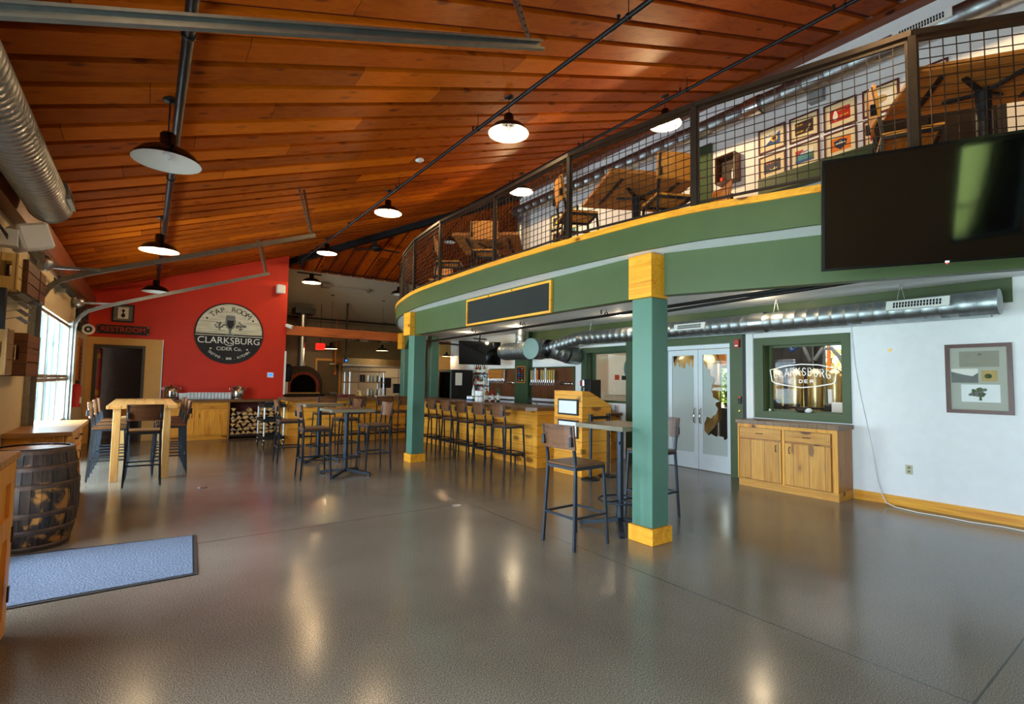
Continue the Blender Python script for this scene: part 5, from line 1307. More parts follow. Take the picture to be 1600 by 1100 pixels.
t = thing('card_rack', 'black wall rack fanning out four bent white cards', 'rack', (-1.05, 6.15, 1.95))
MB().box(XW + .01, -1.0, 5.95, 6.02, 1.93, 2.28).build('rack_body', 'charcoal', t)
for k in range(4):
    z = 1.99 + k * .067; m = MB(); m.bar((-1.03, 6.14, z + .035), (-.95, 6.18, z + .065), .2, .003); m.bar((-.95, 6.18, z + .065), (-.885, 6.2, z + .014), .2, .003); m.build('card', 'grey_plastic', t)
t = thing('wall_speaker', 'angled white speaker box under the roof above the crates', 'speaker', (-.93, 6.3, 2.75))
MB().bbox(-.12, .12, -.14, .12, -.12, .12, .02, Matrix.Translation((-.95, 6.45, 2.83)) @ Matrix.Rotation(.5, 4, 'Z') @ Matrix.Rotation(-.35, 4, 'Y')).build('body', 'white', t)
MB().box(XW, -1.0, 6.25, 6.4, 2.7, 2.85).build('bracket', 'white', t)
tag(MB().cyl((-1.09, 5.75, 2.62), (-1.09, 5.75, 2.84), .05, n=14).build('conduit_box', 'white'), 'small white cylinder on the wall left of the angled speaker', 'box')
m = MB()
for k in range(3): m.tube([(-1.1, 5.9 + .02 * k, 2.86), (-1.06, 6.3, 2.74 + .02 * k), (-1.08, 6.8, 2.9), (-1.05, 7.6, 2.8 - .02 * k), (-1.07, 8.05, 2.92)], .006, 6)
tag(m.build('cable_bundle', 'black'), 'loose black cables along the top of the window wall', 'cable')

# ---------------------------------------------------------------- chalkboard and televisions
t = thing('chalkboard', 'long blank chalkboard in yellow frame on the green beam', 'chalkboard', (3.98, 5.8, 2.61))
y0, y1, z0, z1 = 4.76, 6.85, 2.41, 2.82; tilt = .0132
def bx(m, a, b, c, d, x, th): m.prism([(p, q) for p, q in R(a, b, c, d)], th, plane_mat((x, 0, 0), (.0132, 1, 0), (0, 0, 1)))
m = MB()
X = 3.985 + .0
def bb(m, a, b, c, d, th, off): 
    pm = plane_mat((4.02 + (6.85 - 3.22) * .01279 - off, 6.85, 0), (-.01279, -1, 0), (0, 0, 1)); m.prism(R(6.85 - b, 6.85 - a, c, d), th, pm)
for a, b, c, d in ((y0, y0 + .03, z0, z1), (y1 - .03, y1, z0, z1), (y0 + .03, y1 - .03, z0, z0 + .03), (y0 + .03, y1 - .03, z1 - .03, z1)): bb(m, a, b, c, d, .03, .001)
m.build('frame', 'pine_trim', t); m = MB(); bb(m, y0 + .03, y1 - .03, z0 + .03, z1 - .03, .015, .001); m.build('slate', 'chalk', t)
for y in (5.6, 6.2):
    m = MB(); bb(m, y - .01, y + .01, z1 - .025, z1 - .005, .034, .001); m.build('screw', 'black', t)
t = thing('television', 'very large black television hung on the green beam at right edge', 'television', (4.5, 1.1, 2.4))
bl = Vector((3.94, 1.632, 2.381)); xd = Vector((.46, -.888, 0)).normalized(); nrm = Vector((-.888, -.46, 0)).normalized()
upv = (Vector((0, 0, 1)) + nrm * .205).normalized(); mt = plane_mat(bl, xd, upv)
MB().prism(R(0, 1.37, 0, .776), -.055, mt).build('housing', 'black', t)
m = MB(); b = .018
for q in (R(0, 1.37, 0, b), R(0, 1.37, .776 - b, .776), R(0, b, b, .776 - b), R(1.37 - b, 1.46, b, .776 - b)): m.prism(q, .004, mt)
m.build('bezel', 'black_gloss', t); MB().prism(R(b, 1.37 - b, b, .776 - b), .001, mt).build('screen', 'screen', t)
MB().prism(R(.70, .72, .002, .012), .006, mt).build('logo_light', 'led_white', t); MB().prism(R(.705, .715, -.008, 0), .004, mt).build('standby_light', 'led_red', t)
MB().prism(R(.4, 1.06, .2, .6), -.18, mt @ Matrix.Translation((0, 0, -.056))).build('mount', 'black', t)
t = thing('television', 'small black television on ceiling mount above the bottles', 'television', (7.0, 10.9, 2.3))
mt = plane_mat((6.62, 11.55, 1.985), (.93, -.37, 0), (.0, .03, 1)); w, h = 1.12, .62
MB().prism(R(0, w, 0, h), -.05, mt).build('housing', 'black', t)
m = MB()
for q in (R(0, w, 0, .014), R(0, w, h - .014, h), R(0, .014, .014, h - .014), R(w - .014, w, .014, h - .014)): m.prism(q, .004, mt)
m.build('bezel', 'black_gloss', t); MB().prism(R(.014, w - .014, .014, h - .014), .001, mt).build('screen', 'screen', t)
c = mt @ Vector((w / 2, h * .6, -.08)); MB().cyl(c, (c.x, c.y, 2.83), .022, n=10).box(c.x - .2, c.x + .2, c.y - .03, c.y + .03, 2.66, 2.69).box(c.x - .08, c.x + .08, c.y - .05, c.y + .06, 2.1, 2.4).build('mount', 'black', t)

# ---------------------------------------------------------------- tap walls
def tap_wall(y0, y1, z0, z1, label):
    t = thing('tap_station', label, 'panel', (XE, (y0 + y1) / 2, z0), 'beer tap panels'); 
    MB().box(XE - .03, XE - .004, y0, y1, z0, z1).build('backsplash', 'rust_panel', t); MB().box(XE - .035, XE - .004, y0 - .03, y0, z0, z1 + .03).box(XE - .035, XE - .004, y1, y1 + .03, z0, z1 + .03).box(XE - .035, XE - .004, y0, y1, z1, z1 + .03).build('edge_trim', 'green_dark', t)
    MB().box(XE - .18, XE - .031, y0 + .05, y1 - .05, z0 - .1, z0 - .06).build('drip_tray', 'steel', t)
tap_wall(10.98, 12.28, 1.14, 1.88, 'rust-brown tap panel with wooden handles left of the green pillar')
tap_wall(8.72, 10.28, 1.14, 1.90, 'rust-brown tap panel with mixed handles right of the green pillar')
def tap(y, mat, label, z=1.60, h=.25, group='beer taps'):
    t = thing('beer_tap', label, 'tap', (XE - .12, y, z), group); x = XE - .12
    MB().bbox(-.016, .016, -.022, .022, .03, .03 + h, .006, Matrix.Translation((x, y, z))).build('handle', mat, t)
    MB().cyl((x, y, z - .03), (x, y, z + .03), .013, n=8).cyl((x + .1, y, z - .02), (x, y, z - .02), .014, n=8).build('shank', 'chrome', t)
    MB().cyl((x - .02, y, z - .01), (x - .035, y, z - .10), .01, n=8).build('spout', 'steel', t)
for i in range(11): tap(12.2 - i * .078, 'seat_honey' if i < 10 else 'steel', 'plain wooden tap handle in the left row' if i < 10 else 'tilted steel tap handle at right end of the left row')
cols = ['tan', 'grey_plastic', 'white_gloss', 'orange', 'maroon', 'tan', 'tan', 'paper', 'tan', 'yellow', 'tan', 'tan']
for i in range(12):
    sp = {1: 'grey tap handle in the right row', 2: 'white and red tap handle in the right row', 3: 'orange tap handle in the right row', 4: 'maroon tap handle with round top in the right row', 7: 'pale tap handle with blue round top in the right row', 9: 'yellow tap handle in the right row'}
    tap(10.2 - i * .08, cols[i], sp.get(i, 'plain tan wooden tap handle in the right row'), 1.57, .3 if i in (2, 4, 7) else .25)
def manifold(y, label):
    t = thing('tap_manifold', label, 'pipe', (XE - .05, y, 1.5)); m = MB()
    m.tube([(XE - .03, y + .15, 1.52), (XE - .12, y + .15, 1.52), (XE - .12, y - .15, 1.52), (XE - .03, y - .15, 1.52)], .022, 10)
    for s in (-1, 1): m.lathe([(.0, 0), (.055, 0), (.055, .012), (0, .012)], (XE - .045, y + s * .15, 1.52), 16, True, (1, 0, 0))
    m.build('pipe_loop', 'chrome', t)
manifold(11.1, 'chrome pipe fitting right of the left tap row'); manifold(8.95, 'chrome pipe fitting right of the right tap row')
t = thing('menu_board', 'small wood framed menu board with coloured lines on the green pillar', 'sign', (XE - .15, 10.6, 1.75))
MB().box(XE - .165, XE - .14, 10.42, 10.80, 1.52, 1.96).build('frame', 'loft_table', t); MB().box(XE - .168, XE - .1645, 10.45, 10.77, 1.55, 1.93).build('slate', 'black', t)
m = MB(); ks = ['red', 'teal', 'yellow', 'blue', 'orange', 'leaf']; pm = EAST((XE - .1685, 10.61, 1.74)); r2 = random.Random(4)
for i in range(6):
    for c in (-1, 1): m.use(r2.randrange(6)); m.prism(ell(c * .07, -.15 + i * .06, .05, .014, 8), .001, pm)
m.build('chalk_mark', ks, t)
tag(MB().box(XE - .012, XE, 10.98, 11.4, 2.2, 2.72).build('notice', 'white'), 'white notice sheet on the wall behind the duct junction', 'sign')
# bottle shelves and fridge
t = thing('bottle_shelf', 'two small black shelves of bottles on the wall beside the taps', 'shelf', (XE - .1, 12.75, 1.5))
for z in (1.42, 1.77):
    MB().box(XE - .2, XE, 12.36, 13.1, z - .02, z).build('shelf_board', 'black', t)
    for y in (12.45, 13.0): MB().bar((XE - .005, y, z - .14), (XE - .17, y, z - .02), .015, .015).box(XE - .012, XE, y - .01, y + .01, z - .16, z - .02).build('bracket', 'black', t)
def bottle(x, y, z, h, r, mat, capm, label, group):
    t = thing('bottle', label, 'bottle', (x, y, z), group)
    MB().lathe([(0, 0), (r, .004), (r, h * .58), (r * .8, h * .68), (r * .36, h * .78), (r * .34, h * .93), (0, h * .93)], (x, y, z + .001), 14).build('glass_body', mat, t)
    MB().lathe([(r + .001, h * .15), (r + .001, h * .45)], (x, y, z), 14).build('label_band', 'paper', t); MB().lathe([(r * .42, h * .9), (r * .42, h), (0, h)], (x, y, z), 10).build('cap', capm, t)
plain('amber', (170, 96, 30), .15, noise=0); plain('bottle_green', (60, 90, 60), .15, noise=0); plain('red_liquid', (150, 34, 26), .15, noise=0); plain('clear_bottle', (206, 214, 214), .12, noise=0)
GB = 'bottles on the shelves by the taps'
for zi, z in enumerate((1.42, 1.77)):
    for i in range(6):
        mt_ = ('amber', 'clear_bottle', 'red_liquid', 'amber', 'bottle_green', 'clear_bottle')[(i + zi) % 6]
        bottle(XE - .11, 13.0 - i * .11, z, .24 + .02 * (i % 3), .035, mt_, 'black', {'amber': 'amber', 'clear_bottle': 'clear', 'red_liquid': 'red', 'bottle_green': 'green'}[mt_] + ' bottle on the ' + ('lower' if zi == 0 else 'upper') + ' shelf beside the taps', GB)
GC2 = 'bottles and canned goods on the bar counter'
for i, (x, y, h, r, mt_, cp, lb) in enumerate(((5.98, 9.75, .40, .04, 'clear_bottle', 'red', 'tall clear bottle with red cap at the left of the bar group'), (6.1, 9.6, .36, .045, 'clear_bottle', 'red', 'clear bottle with red cap in the bar counter group'), (6.12, 9.42, .33, .045, 'amber', 'tan', 'amber bottle in the bar counter group'), (6.2, 9.3, .33, .045, 'red_liquid', 'black', 'red bottle at the back of the bar counter group'), (6.25, 9.16, .36, .04, 'bottle_green', 'black', 'green bottle at the right of the bar counter group'), (6.28, 9.9, .34, .04, 'clear_bottle', 'red', 'small clear bottle behind the bar counter group'))):
    bottle(x, y, 1.092, h, r, mt_, cp, lb, GC2)
for i, (x, y, z, k, lb) in enumerate(((5.84, 9.70, 1.092, 'blue', 'white and blue can at the left front of the bar group'), (5.84, 9.58, 1.092, 'navy', 'second white and navy can at the front of the bar group'), (5.86, 9.38, 1.092, 'paper', 'white jar, lower left of the stacked jars on the bar'), (5.86, 9.24, 1.092, 'paper', 'white jar, lower right of the stacked jars on the bar'), (5.86, 9.38, 1.225, 'paper', 'white jar with red lid stacked on the left jar'), (5.86, 9.24, 1.225, 'paper', 'white jar with red lid stacked on the right jar'))):
    t = thing('jar', lb, 'jar', (x, y, z), GC2); MB().lathe([(0, 0), (.058, .002), (.058, .11), (.05, .12), (0, .12)], (x, y, z), 18).build('body', 'white_gloss', t)
    MB().lathe([(.0595, .02), (.0595, .065)], (x, y, z), 18).build('label_band', k, t); MB().lathe([(.052, .112), (.052, .131), (0, .131)], (x, y, z), 16).build('lid', 'red' if z > 1.1 else 'steel', t)
t = thing('fridge', 'black glass-door fridge behind the bar with a paper on its side', 'fridge', (7.4, 13.1, 0))
x0, x1, y0, y1 = 7.08, 7.78, 12.75, 13.5
MB().box(x0, x1, y0, y0 + .03, 0, 1.87).box(x0, x1, y1 - .03, y1, 0, 1.87).box(x1 - .03, x1, y0 + .03, y1 - .03, 0, 1.87).box(x0, x1 - .03, y0 + .03, y1 - .03, 1.84, 1.87).box(x0, x1 - .03, y0 + .03, y1 - .03, .0, .12).build('cabinet', 'black', t)
for z in (.5, .85, 1.2, 1.52): MB().box(x0 + .04, x1 - .03, y0 + .03, y1 - .03, z, z + .015).build('shelf', 'steel', t)
m = MB(); m.box(x0 - .03, x0 - .002, y0, y0 + .05, .1, 1.87).box(x0 - .03, x0 - .002, y1 - .05, y1, .1, 1.87).box(x0 - .03, x0 - .002, y0 + .05, y1 - .05, 1.8, 1.87).box(x0 - .03, x0 - .002, y0 + .05, y1 - .05, .1, .16)
d = m.build('door', 'steel', t); MB().box(x0 - .02, x0 - .014, y0 + .05, y1 - .05, .16, 1.8).build('pane', 'glass', d); MB().box(x0 + .05, x0 + .06, y0 + .3, y0 + .36, 1.25, 1.28).build('display', 'led_blue', t)
MB().box(7.20, 7.42, y0 - .003, y0, 1.42, 1.78).build('paper', 'paper', t)
t = thing('apron_like_cloth', 'white and maroon apron-like stand-in left of the black fridge', 'apron', (7.4, 14.0, 1.2))  # apron-like stand-in for an unidentified shape
MB().bbox(7.42, 7.54, 13.98, 14.16, 1.45, 1.78, .03).build('bib', 'white', t); MB().bbox(7.40, 7.54, 13.96, 14.16, 1.2, 1.45, .02).build('skirt', 'maroon', t); MB().bbox(7.42, 7.54, 13.98, 14.16, .75, 1.2, .02).build('hem', 'siding', t); MB().box(7.54, 7.6, 14.0, 14.1, 0, 1.8).build('stand', 'black', t)
# espresso machine etc. on the back counter
t = thing('coffee_brewer', 'chrome and black coffee brewer on the back counter by the window', 'machine', (7.8, 7.9, .93))
MB().bbox(7.62, 7.95, 7.72, 7.92, .93, 1.62, .012).build('column_body', 'black', t); m = MB(); m.bbox(7.62, 7.9, 7.92, 8.06, 1.46, 1.62, .03).cyl((7.75, 8.0, .95), (7.75, 8.0, 1.46), .055, n=18).box(7.62, 7.9, 7.92, 8.08, .93, .95); m.build('head', 'chrome', t); MB().cyl((7.66, 8.05, 1.0), (7.66, 8.05, 1.5), .012, n=8).build('sight_tube', 'white_gloss', t)
GG = 'upturned glasses behind the host stand'
for i in range(6):
    tag(MB().lathe([(.03, .11), (.034, 0), (.031, 0), (.027, .11)], (7.66, 8.22 + .08 * i, .93), 12).build('drinking_glass', 'jar_glass'), 'clear drinking glass in the row behind the host stand', 'glass', GG)
tag(MB().bbox(7.6, 7.8, 7.3, 7.5, .93, .99, .02).build('pastry_box', 'orange'), 'orange packet on the back counter beside the brewer', 'packet')
tag(MB().lathe([(0, 0), (.07, .002), (.085, .09), (.08, .09), (.066, .01), (0, .01)], (7.7, 7.6, .93), 18).build('bowl', 'steel'), 'steel bowl on the back counter beside the brewer', 'bowl')
tag(MB().lathe([(0, 0), (.07, .001), (.07, .15), (.05, .17), (0, .17)], (7.9, 7.45, .93), 16).build('pitcher', 'steel'), 'steel pitcher on the back counter by the green pier', 'pitcher')
# ---------------------------------------------------------------- east wall: neon sign, alarm, outlet, picture, cord
STROKES = {'C': [[(.9, .8), (.6, 1), (.25, .9), (.05, .5), (.25, .1), (.6, 0), (.9, .2)]], 'L': [[(.1, 1), (.1, 0), (.8, 0)]], 'A': [[(0, 0), (.45, 1), (.9, 0)], [(.18, .35), (.72, .35)]], 'R': [[(.1, 0), (.1, 1), (.6, 1), (.85, .78), (.6, .52), (.1, .52)], [(.5, .52), (.9, 0)]], 'K': [[(.1, 0), (.1, 1)], [(.85, 1), (.1, .45)], [(.3, .58), (.9, 0)]], 'S': [[(.85, .85), (.5, 1), (.15, .8), (.3, .55), (.7, .45), (.88, .2), (.5, 0), (.1, .15)]], 'B': [[(.1, 0), (.1, 1), (.6, 1), (.8, .78), (.6, .54), (.1, .54)], [(.6, .54), (.9, .28), (.6, 0), (.1, 0)]], 'U': [[(.1, 1), (.1, .3), (.3, 0), (.65, 0), (.85, .3), (.85, 1)]], 'G': [[(.9, .8), (.6, 1), (.25, .9), (.05, .5), (.25, .1), (.6, 0), (.9, .2), (.9, .45), (.55, .45)]], 'I': [[(.4, 0), (.4, 1)]], 'D': [[(.1, 0), (.1, 1), (.5, 1), (.85, .7), (.85, .3), (.5, 0), (.1, 0)]], 'E': [[(.8, 1), (.1, 1), (.1, 0), (.8, 0)], [(.1, .5), (.65, .5)]]}
t = thing('neon_sign', 'white neon tube sign in the window above the sideboard', 'sign', (XE + .05, 3.72, 1.7))
NX = XE + .06; pm = EAST((NX, 3.70, 0)); m = MB()
def nt(pts, r=.006, closed=False): m.tube([pm @ Vector((x, z, 0)) for x, z in pts], r, 6, closed)
nt([(-.48, 1.80), (-.25, 1.86), (0, 1.885), (.25, 1.87), (.49, 1.815), (.47, 1.62), (.43, 1.59), (.2, 1.545), (0, 1.525), (-.2, 1.55), (-.40, 1.59), (-.45, 1.62)], .008, True)
def word(w, x0, x1, z0, h, arc):
    n = len(w); st = (x1 - x0) / n
    for i, ch in enumerate(w):
        for s_ in STROKES[ch]:
            nt([(x0 + i * st + px * st * .8, z0 + (arc * (1 - ((i + px - n / 2) / (n / 2)) ** 2)) + pz * h) for px, pz in s_])
word('CLARKSBURG', -.42, .43, 1.655, .12, .055); word('CIDER', -.2, .2, 1.60, .045, 0)
m.build('neon_tube', 'neon', t)
for x in (-.3, 0, .3): MB().cyl(pm @ Vector((x, 1.9, -.0)), pm @ Vector((x, 2.16, -.05)), .004, n=6).build('hanger', 'black', t)
t = thing('fire_alarm', 'red fire alarm pull on the green pier right of the doors', 'alarm', (XE - .02, 4.68, 2.26))
MB().bbox(XE - .06, XE - .02, 4.64, 4.73, 2.18, 2.32, .006).build('body', 'red', t); MB().box(XE - .062, XE - .059, 4.66, 4.71, 2.2, 2.225).build('label_plate', 'white', t)
t = thing('card_reader', 'black card reader on the green pier with small light', 'reader', (XE - .02, 4.66, 1.3))
MB().bbox(XE - .04, XE - .02, 4.62, 4.68, 1.24, 1.36, .005).build('body', 'black', t); MB().box(XE - .042, XE - .039, 4.635, 4.665, 1.34, 1.352).build('light', 'led_red', t)
tag(MB().cyl((XE - .021, 4.66, 1.12), (XE - .03, 4.66, 1.12), .012, n=10).build('door_button', 'brass'), 'small brass button below the card reader', 'button')
t = thing('outlet', 'beige power outlet low on the white wall', 'outlet', (XE, 2.36, .48))
MB().bbox(XE - .008, XE, 2.32, 2.395, .425, .545, .003).build('plate', 'beige', t)
for z in (.46, .51): MB().box(XE - .0085, XE - .0078, 2.345, 2.37, z - .014, z + .014).build('socket', 'ink_grey', t)
tag(MB().cyl((XE - .004, 2.53, 2.05), (XE, 2.53, 2.05), .02, n=12).build('wall_plug_hole', 'brass'), 'tiny brass screw plate on the white wall above the cord', 'plate')
t = thing('framed_picture', 'large mahogany framed set of drawings on the white wall', 'picture', (XE, 1.645, 1.67))
y0, y1, z0, z1 = 1.343, 1.948, 1.25, 2.09; b = .045; m = MB()
m.box(XE - .035, XE, y0, y0 + b, z0, z1).box(XE - .035, XE, y1 - b, y1, z0, z1).box(XE - .035, XE, y0 + b, y1 - b, z0, z0 + b).box(XE - .035, XE, y0 + b, y1 - b, z1 - b, z1); m.build('frame', 'frame_wood', t)
MB().box(XE - .016, XE - .01, y0 + b, y1 - b, z0 + b, z1 - b).build('mat_board', 'mat_grey', t); pm = EAST((XE - .0162, 1.645, 1.67))
m = MB(); m.prism(R(-.17, .19, .14, .33), .001, pm); m.use(1).prism(R(-.25, -.0, -.05, .12), .001, pm); m.use(2).prism(R(.03, .17, -.03, .10), .001, pm); m.use(3).prism(R(-.16, .19, -.28, -.07), .001, pm)
m.use(4); m.prism([(-.25, -.05), (-.0, -.05), (-.0, .07), (-.05, .03), (-.12, .045), (-.25, .085)], .0015, pm)
r2 = random.Random(2)
for k in range(34):
    a = r2.uniform(0, PI); q = r2.uniform(.1, 1); m.use(5 if k % 3 else 4); m.prism(ell(.015 + .095 * q * math.cos(a), -.205 + .085 * q * math.sin(a), .022, .016, 7), .0012 + .00002 * k, pm)
m.use(5); m.prism([(.0, -.26), (.03, -.26), (.022, -.20), (.008, -.20)], .0015, pm); m.prism(ell(.09, .03, .035, .03, 10), .0015, pm); m.use(4); m.prism(R(-.12, -.06, .28, .285), .0012, pm); m.prism(R(-.13, .02, .17, .174), .0012, pm); m.prism(ell(.02, .29, .02, .015, 8), .0012, pm)
plain('mat_grey_dark', (156, 154, 136), .8, noise=.03)
m.build('drawing', ['mat_grey_dark', 'paper', 'tan', 'white', 'ink_grey', 'leaf'], t); MB().box(XE - .024, XE - .022, y0 + b, y1 - b, z0 + b, z1 - b).build('pane', 'glass', t)
m = MB(); X = XE - .012
m.tube([(X, 2.985, 2.42), (X, 2.95, 1.9), (X, 2.90, 1.5), (X, 2.83, 1.1), (X, 2.76, .7), (X - .03, 2.70, .3), (X - .05, 2.65, .14), (X - .12, 2.58, .035), (X - .2, 2.45, .012), (X - .28, 2.2, .01), (X - .26, 1.95, .01), (X - .3, 1.7, .01), (X - .24, 1.45, .01), (X - .28, 1.2, .01), (X - .3, .6, .01)], .007, 6)
tag(m.build('power_cord', 'white'), 'white cord running down the white wall and along the floor', 'cord')
t = thing('decoy_duck', 'wooden duck decoy with white breast on the window ledge', 'duck', (XE + .07, 3.7, 1.14))
MB().sphere((XE + .075, 3.70, 1.19), .055, 14, (.9, 2.2, .85)).build('body', 'dark_brown', t); MB().sphere((XE + .07, 3.62, 1.18), .045, 12, (.9, 1.5, .85)).build('breast', 'white', t); MB().sphere((XE + .075, 3.76, 1.255), .026, 12).cyl((XE + .075, 3.755, 1.255), (XE + .075, 3.80, 1.25), .012, .006, n=8).build('head', 'charcoal', t)
tag(MB().cyl((XE + .06, 4.19, 1.14), (XE + .06, 4.19, 1.175), .018, n=10).build('candle', 'white'), 'little white candle at the left end of the window ledge', 'candle')
MBd = MB().lathe([(.0, 0), (.05, 0), (.06, .006), (.05, .008), (0, .008)], (.71, 8.35, .0), 20); tag(MBd.build('floor_plate', 'steel'), 'round metal floor plate in front of the long table', 'plate')
tag(MB().lathe([(.0, 0), (.05, 0), (.06, .006), (.05, .008), (0, .008)], (3.2, 5.57, .0), 20).build('floor_plate', 'steel'), 'round metal floor plate at the crossing of the floor joints', 'plate')
# ---------------------------------------------------------------- kitchen
t = thing('pizza_oven', 'domed pizza oven with red brick arch and steel flue', 'oven', (4.25, 17.6, 0))
prof = [(-.62, 1.05), (-.62, 1.35)] + [(.62 * -math.cos(PI * k / 16), 1.35 + .62 * math.sin(PI * k / 16)) for k in range(1, 16)] + [(.62, 1.35), (.62, 1.05)]
cx = 4.2; MB().prism([(cx + a, b) for a, b in prof], 1.2, plane_mat((0, 18.8, 0), (1, 0, 0), (0, 0, 1))).build('dome', 'oven_shell', t)
m = MB(); ro, ri = .50, .40
for k in range(13):
    a0, a1 = PI * (k + .04) / 13, PI * (k + .96) / 13
    m.prism([(cx + ri * math.cos(a0), 1.3 + ri * .95 * math.sin(a0)), (cx + ro * math.cos(a0), 1.3 + ro * .95 * math.sin(a0)), (cx + ro * math.cos(a1), 1.3 + ro * .95 * math.sin(a1)), (cx + ri * math.cos(a1), 1.3 + ri * .95 * math.sin(a1))], .06, plane_mat((0, 17.6, 0), (1, 0, 0), (0, 0, 1)))
for z in (1.09, 1.16, 1.23): m.box(cx + ri, cx + ro, 17.54, 17.6, z, z + .064); m.box(cx - ro, cx - ri, 17.54, 17.6, z, z + .064)
m.build('brick_arch', 'brick', t)
MB().prism([(cx + .4 * math.cos(PI * k / 16), 1.3 + .38 * math.sin(PI * k / 16)) for k in range(17)] + [(cx - .4, 1.1), (cx + .4, 1.1)], .02, plane_mat((0, 17.598, 0), (1, 0, 0), (0, 0, 1))).build('mouth_shade', 'void', t)  # flat black plate paints the darkness inside the oven
MB().box(cx - .5, cx + .5, 17.4, 17.6, 1.05, 1.09).build('hearth', 'tan', t); MB().box(cx - .65, cx + .65, 17.4, 18.8, 0, 1.05).build('stand', 'black', t)
MB().cyl((cx + .05, 18.2, 1.9), (cx + .05, 18.2, 3.75), .13, n=20).build('flue', 'steel', t); MB().box(cx - .25, cx + .4, 17.9, 18.5, 3.75, 3.95).build('flue_cap', 'black', t)
d = struct('door_3', MB().box(5.0, 5.06, 19.24, 19.3, 0, 2.3).box(5.86, 5.94, 19.24, 19.3, 0, 2.3).box(5.06, 5.86, 19.24, 19.3, 2.22, 2.3), 'cream')
lf = MB().box(5.06, 5.86, 19.26, 19.298, .01, 2.22).build('door_leaf', 'door_olive', d); MB().box(5.5, 5.82, 19.2, 19.26, 2.08, 2.14).build('closer', 'steel', lf); MB().box(5.55, 5.82, 19.24, 19.26, .98, 1.06).build('push_bar', 'steel', lf)
t = thing('exit_sign', 'red lit exit sign on the kitchen wall beside the pendant', 'sign', (5.0, 18.2, 2.65))
MB().box(4.72, 5.02, 18.2, 18.25, 2.56, 2.78).build('housing', 'exit_red', t); MB().text('EXIT', .13, NORTH((4.87, 18.199, 2.665)), .004).build('lettering', 'maroon', t); MB().cyl((4.87, 18.22, 2.78), (4.87, 18.22, zB(18.2)), .01, n=8).build('stem', 'black', t)
t = thing('kitchen_hood', 'long steel range hood over the kitchen line', 'hood', (6.9, 18.6, 2))
m = MB(); m.prism([(18.0, 2.08), (19.28, 2.08), (19.28, 2.95), (18.5, 2.95), (18.0, 2.3)], 3.2, plane_mat((5.6, 0, 0), (0, 1, 0), (0, 0, 1))); m.build('canopy_shell', 'hood_steel', t); MB().box(5.6, 8.8, 18.0, 18.04, 2.02, 2.08).build('lip', 'steel', t)
m = MB()
for x in (6.6, 7.4): m.box(x - .15, x + .15, 18.7, 19.0, 2.95, 3.4)
m.build('exhaust_duct', 'galv', t)
point('hood_lamp', (7.6, 18.4, 1.98), 10, WARM); point('kitchen_lamp', (4.4, 16.2, 3.0), 8, WARM)
t = thing('kitchen_counter', 'steel kitchen line counter under the hood', 'counter', (7, 18.6, 0))
MB().box(5.95, 8.9, 18.2, 19.2, .86, .92).build('worktop', 'hood_steel', t); MB().box(6.0, 8.85, 18.25, 19.18, .1, .86).build('base', 'kitchen_grey', t); MB().box(5.97, 8.9, 19.2, 19.28, .92, 2.0).build('backsplash', 'drywall', t)
m = MB()
for x in (6.6, 7.4, 8.2): m.box(x, x + .012, 19.19, 19.2, .95, 2.0)
m.build('seam', 'kitchen_grey', t)
# pass-through shelf with spice bottles
t = thing('pass_shelf', 'two-tier pass shelf with silver posts at the kitchen window', 'shelf', (4.95, 13.9, 1.1))
x0, x1, y0, y1 = 4.50, 5.46, 13.75, 14.25
for z in (1.45, 1.75): MB().box(x0 - .06, x1 + .04, y0, y1, z, z + .03).build('shelf_board', 'bar_top', t)
for x in (x0, x1):
    for y in (y0 + .03, y1 - .03): MB().cyl((x, y, 1.092), (x, y, 1.75), .024, n=12).build('post', 'silver_pole', t)
MB().box(x0 - .08, x1 + .06, y0 - .05, y1 + .05, 1.03, 1.092).build('pass_board', 'bar_top', t); m = MB()
for x in (x0, x1): m.box(x - .04, x + .04, y0 + .05, y1 - .05, 0, 1.03)
m.build('leg', 'kitchen_grey', t)
GS2 = 'squeeze and spice bottles on the pass shelf'
for zi, z in enumerate((1.092, 1.48)):
    for i in range(7):
        lb = ('white spice bottle on the lower tier of the pass shelf', 'white spice bottle on the upper tier of the pass shelf')[zi]
        tag(MB().lathe([(0, 0), (.028, .002), (.028, .14 + .01 * (i % 3)), (.012, .19), (.0, .2)], (5.05 + .055 * i, 13.88 + .05 * (i % 2), z), 10).build('spice_bottle', ('paper', 'tan', 'grey_plastic')[i % 3]), ('cream', 'tan', 'grey')[i % 3] + lb[5:], 'bottle', GS2)
tag(MB().bbox(4.88, 4.97, 13.9, 14.1, 1.48, 1.68, .008).build('caddy', 'black'), 'black caddy on the upper tier of the pass shelf', 'box')
t = thing('register_screen', 'black register monitor on the pass counter seen from behind', 'monitor', (5.9, 13.6, 1.1))
MB().bbox(5.68, 6.12, 13.6, 13.65, 1.17, 1.44, .008, Matrix.Translation((0, 0, 0))).build('screen_back', 'black', t); MB().cyl((5.9, 13.64, 1.092), (5.9, 13.64, 1.2), .025, n=10).box(5.78, 6.02, 13.55, 13.75, 1.092, 1.105).build('stand', 'black', t)
MB().box(5.55, 6.42, 13.3, 13.85, 1.03, 1.092).build('pass_ledge', 'bar_top', t); MB().box(5.9, 6.2, 13.45, 13.7, 0, 1.03).build('pedestal', 'kitchen_grey', t)
tag(MB().bbox(4.95, 5.25, 12.9, 13.1, 1.092, 1.12, .004).build('napkin_stack', 'white'), 'white stack of napkins on the bar in front of the pass shelf', 'napkins')
tag(MB().bbox(3.95, 4.35, 12.85, 13.1, 1.092, 1.16, .01).build('pizza_box', 'maroon'), 'flat dark box on the bar counter near the oven', 'box')
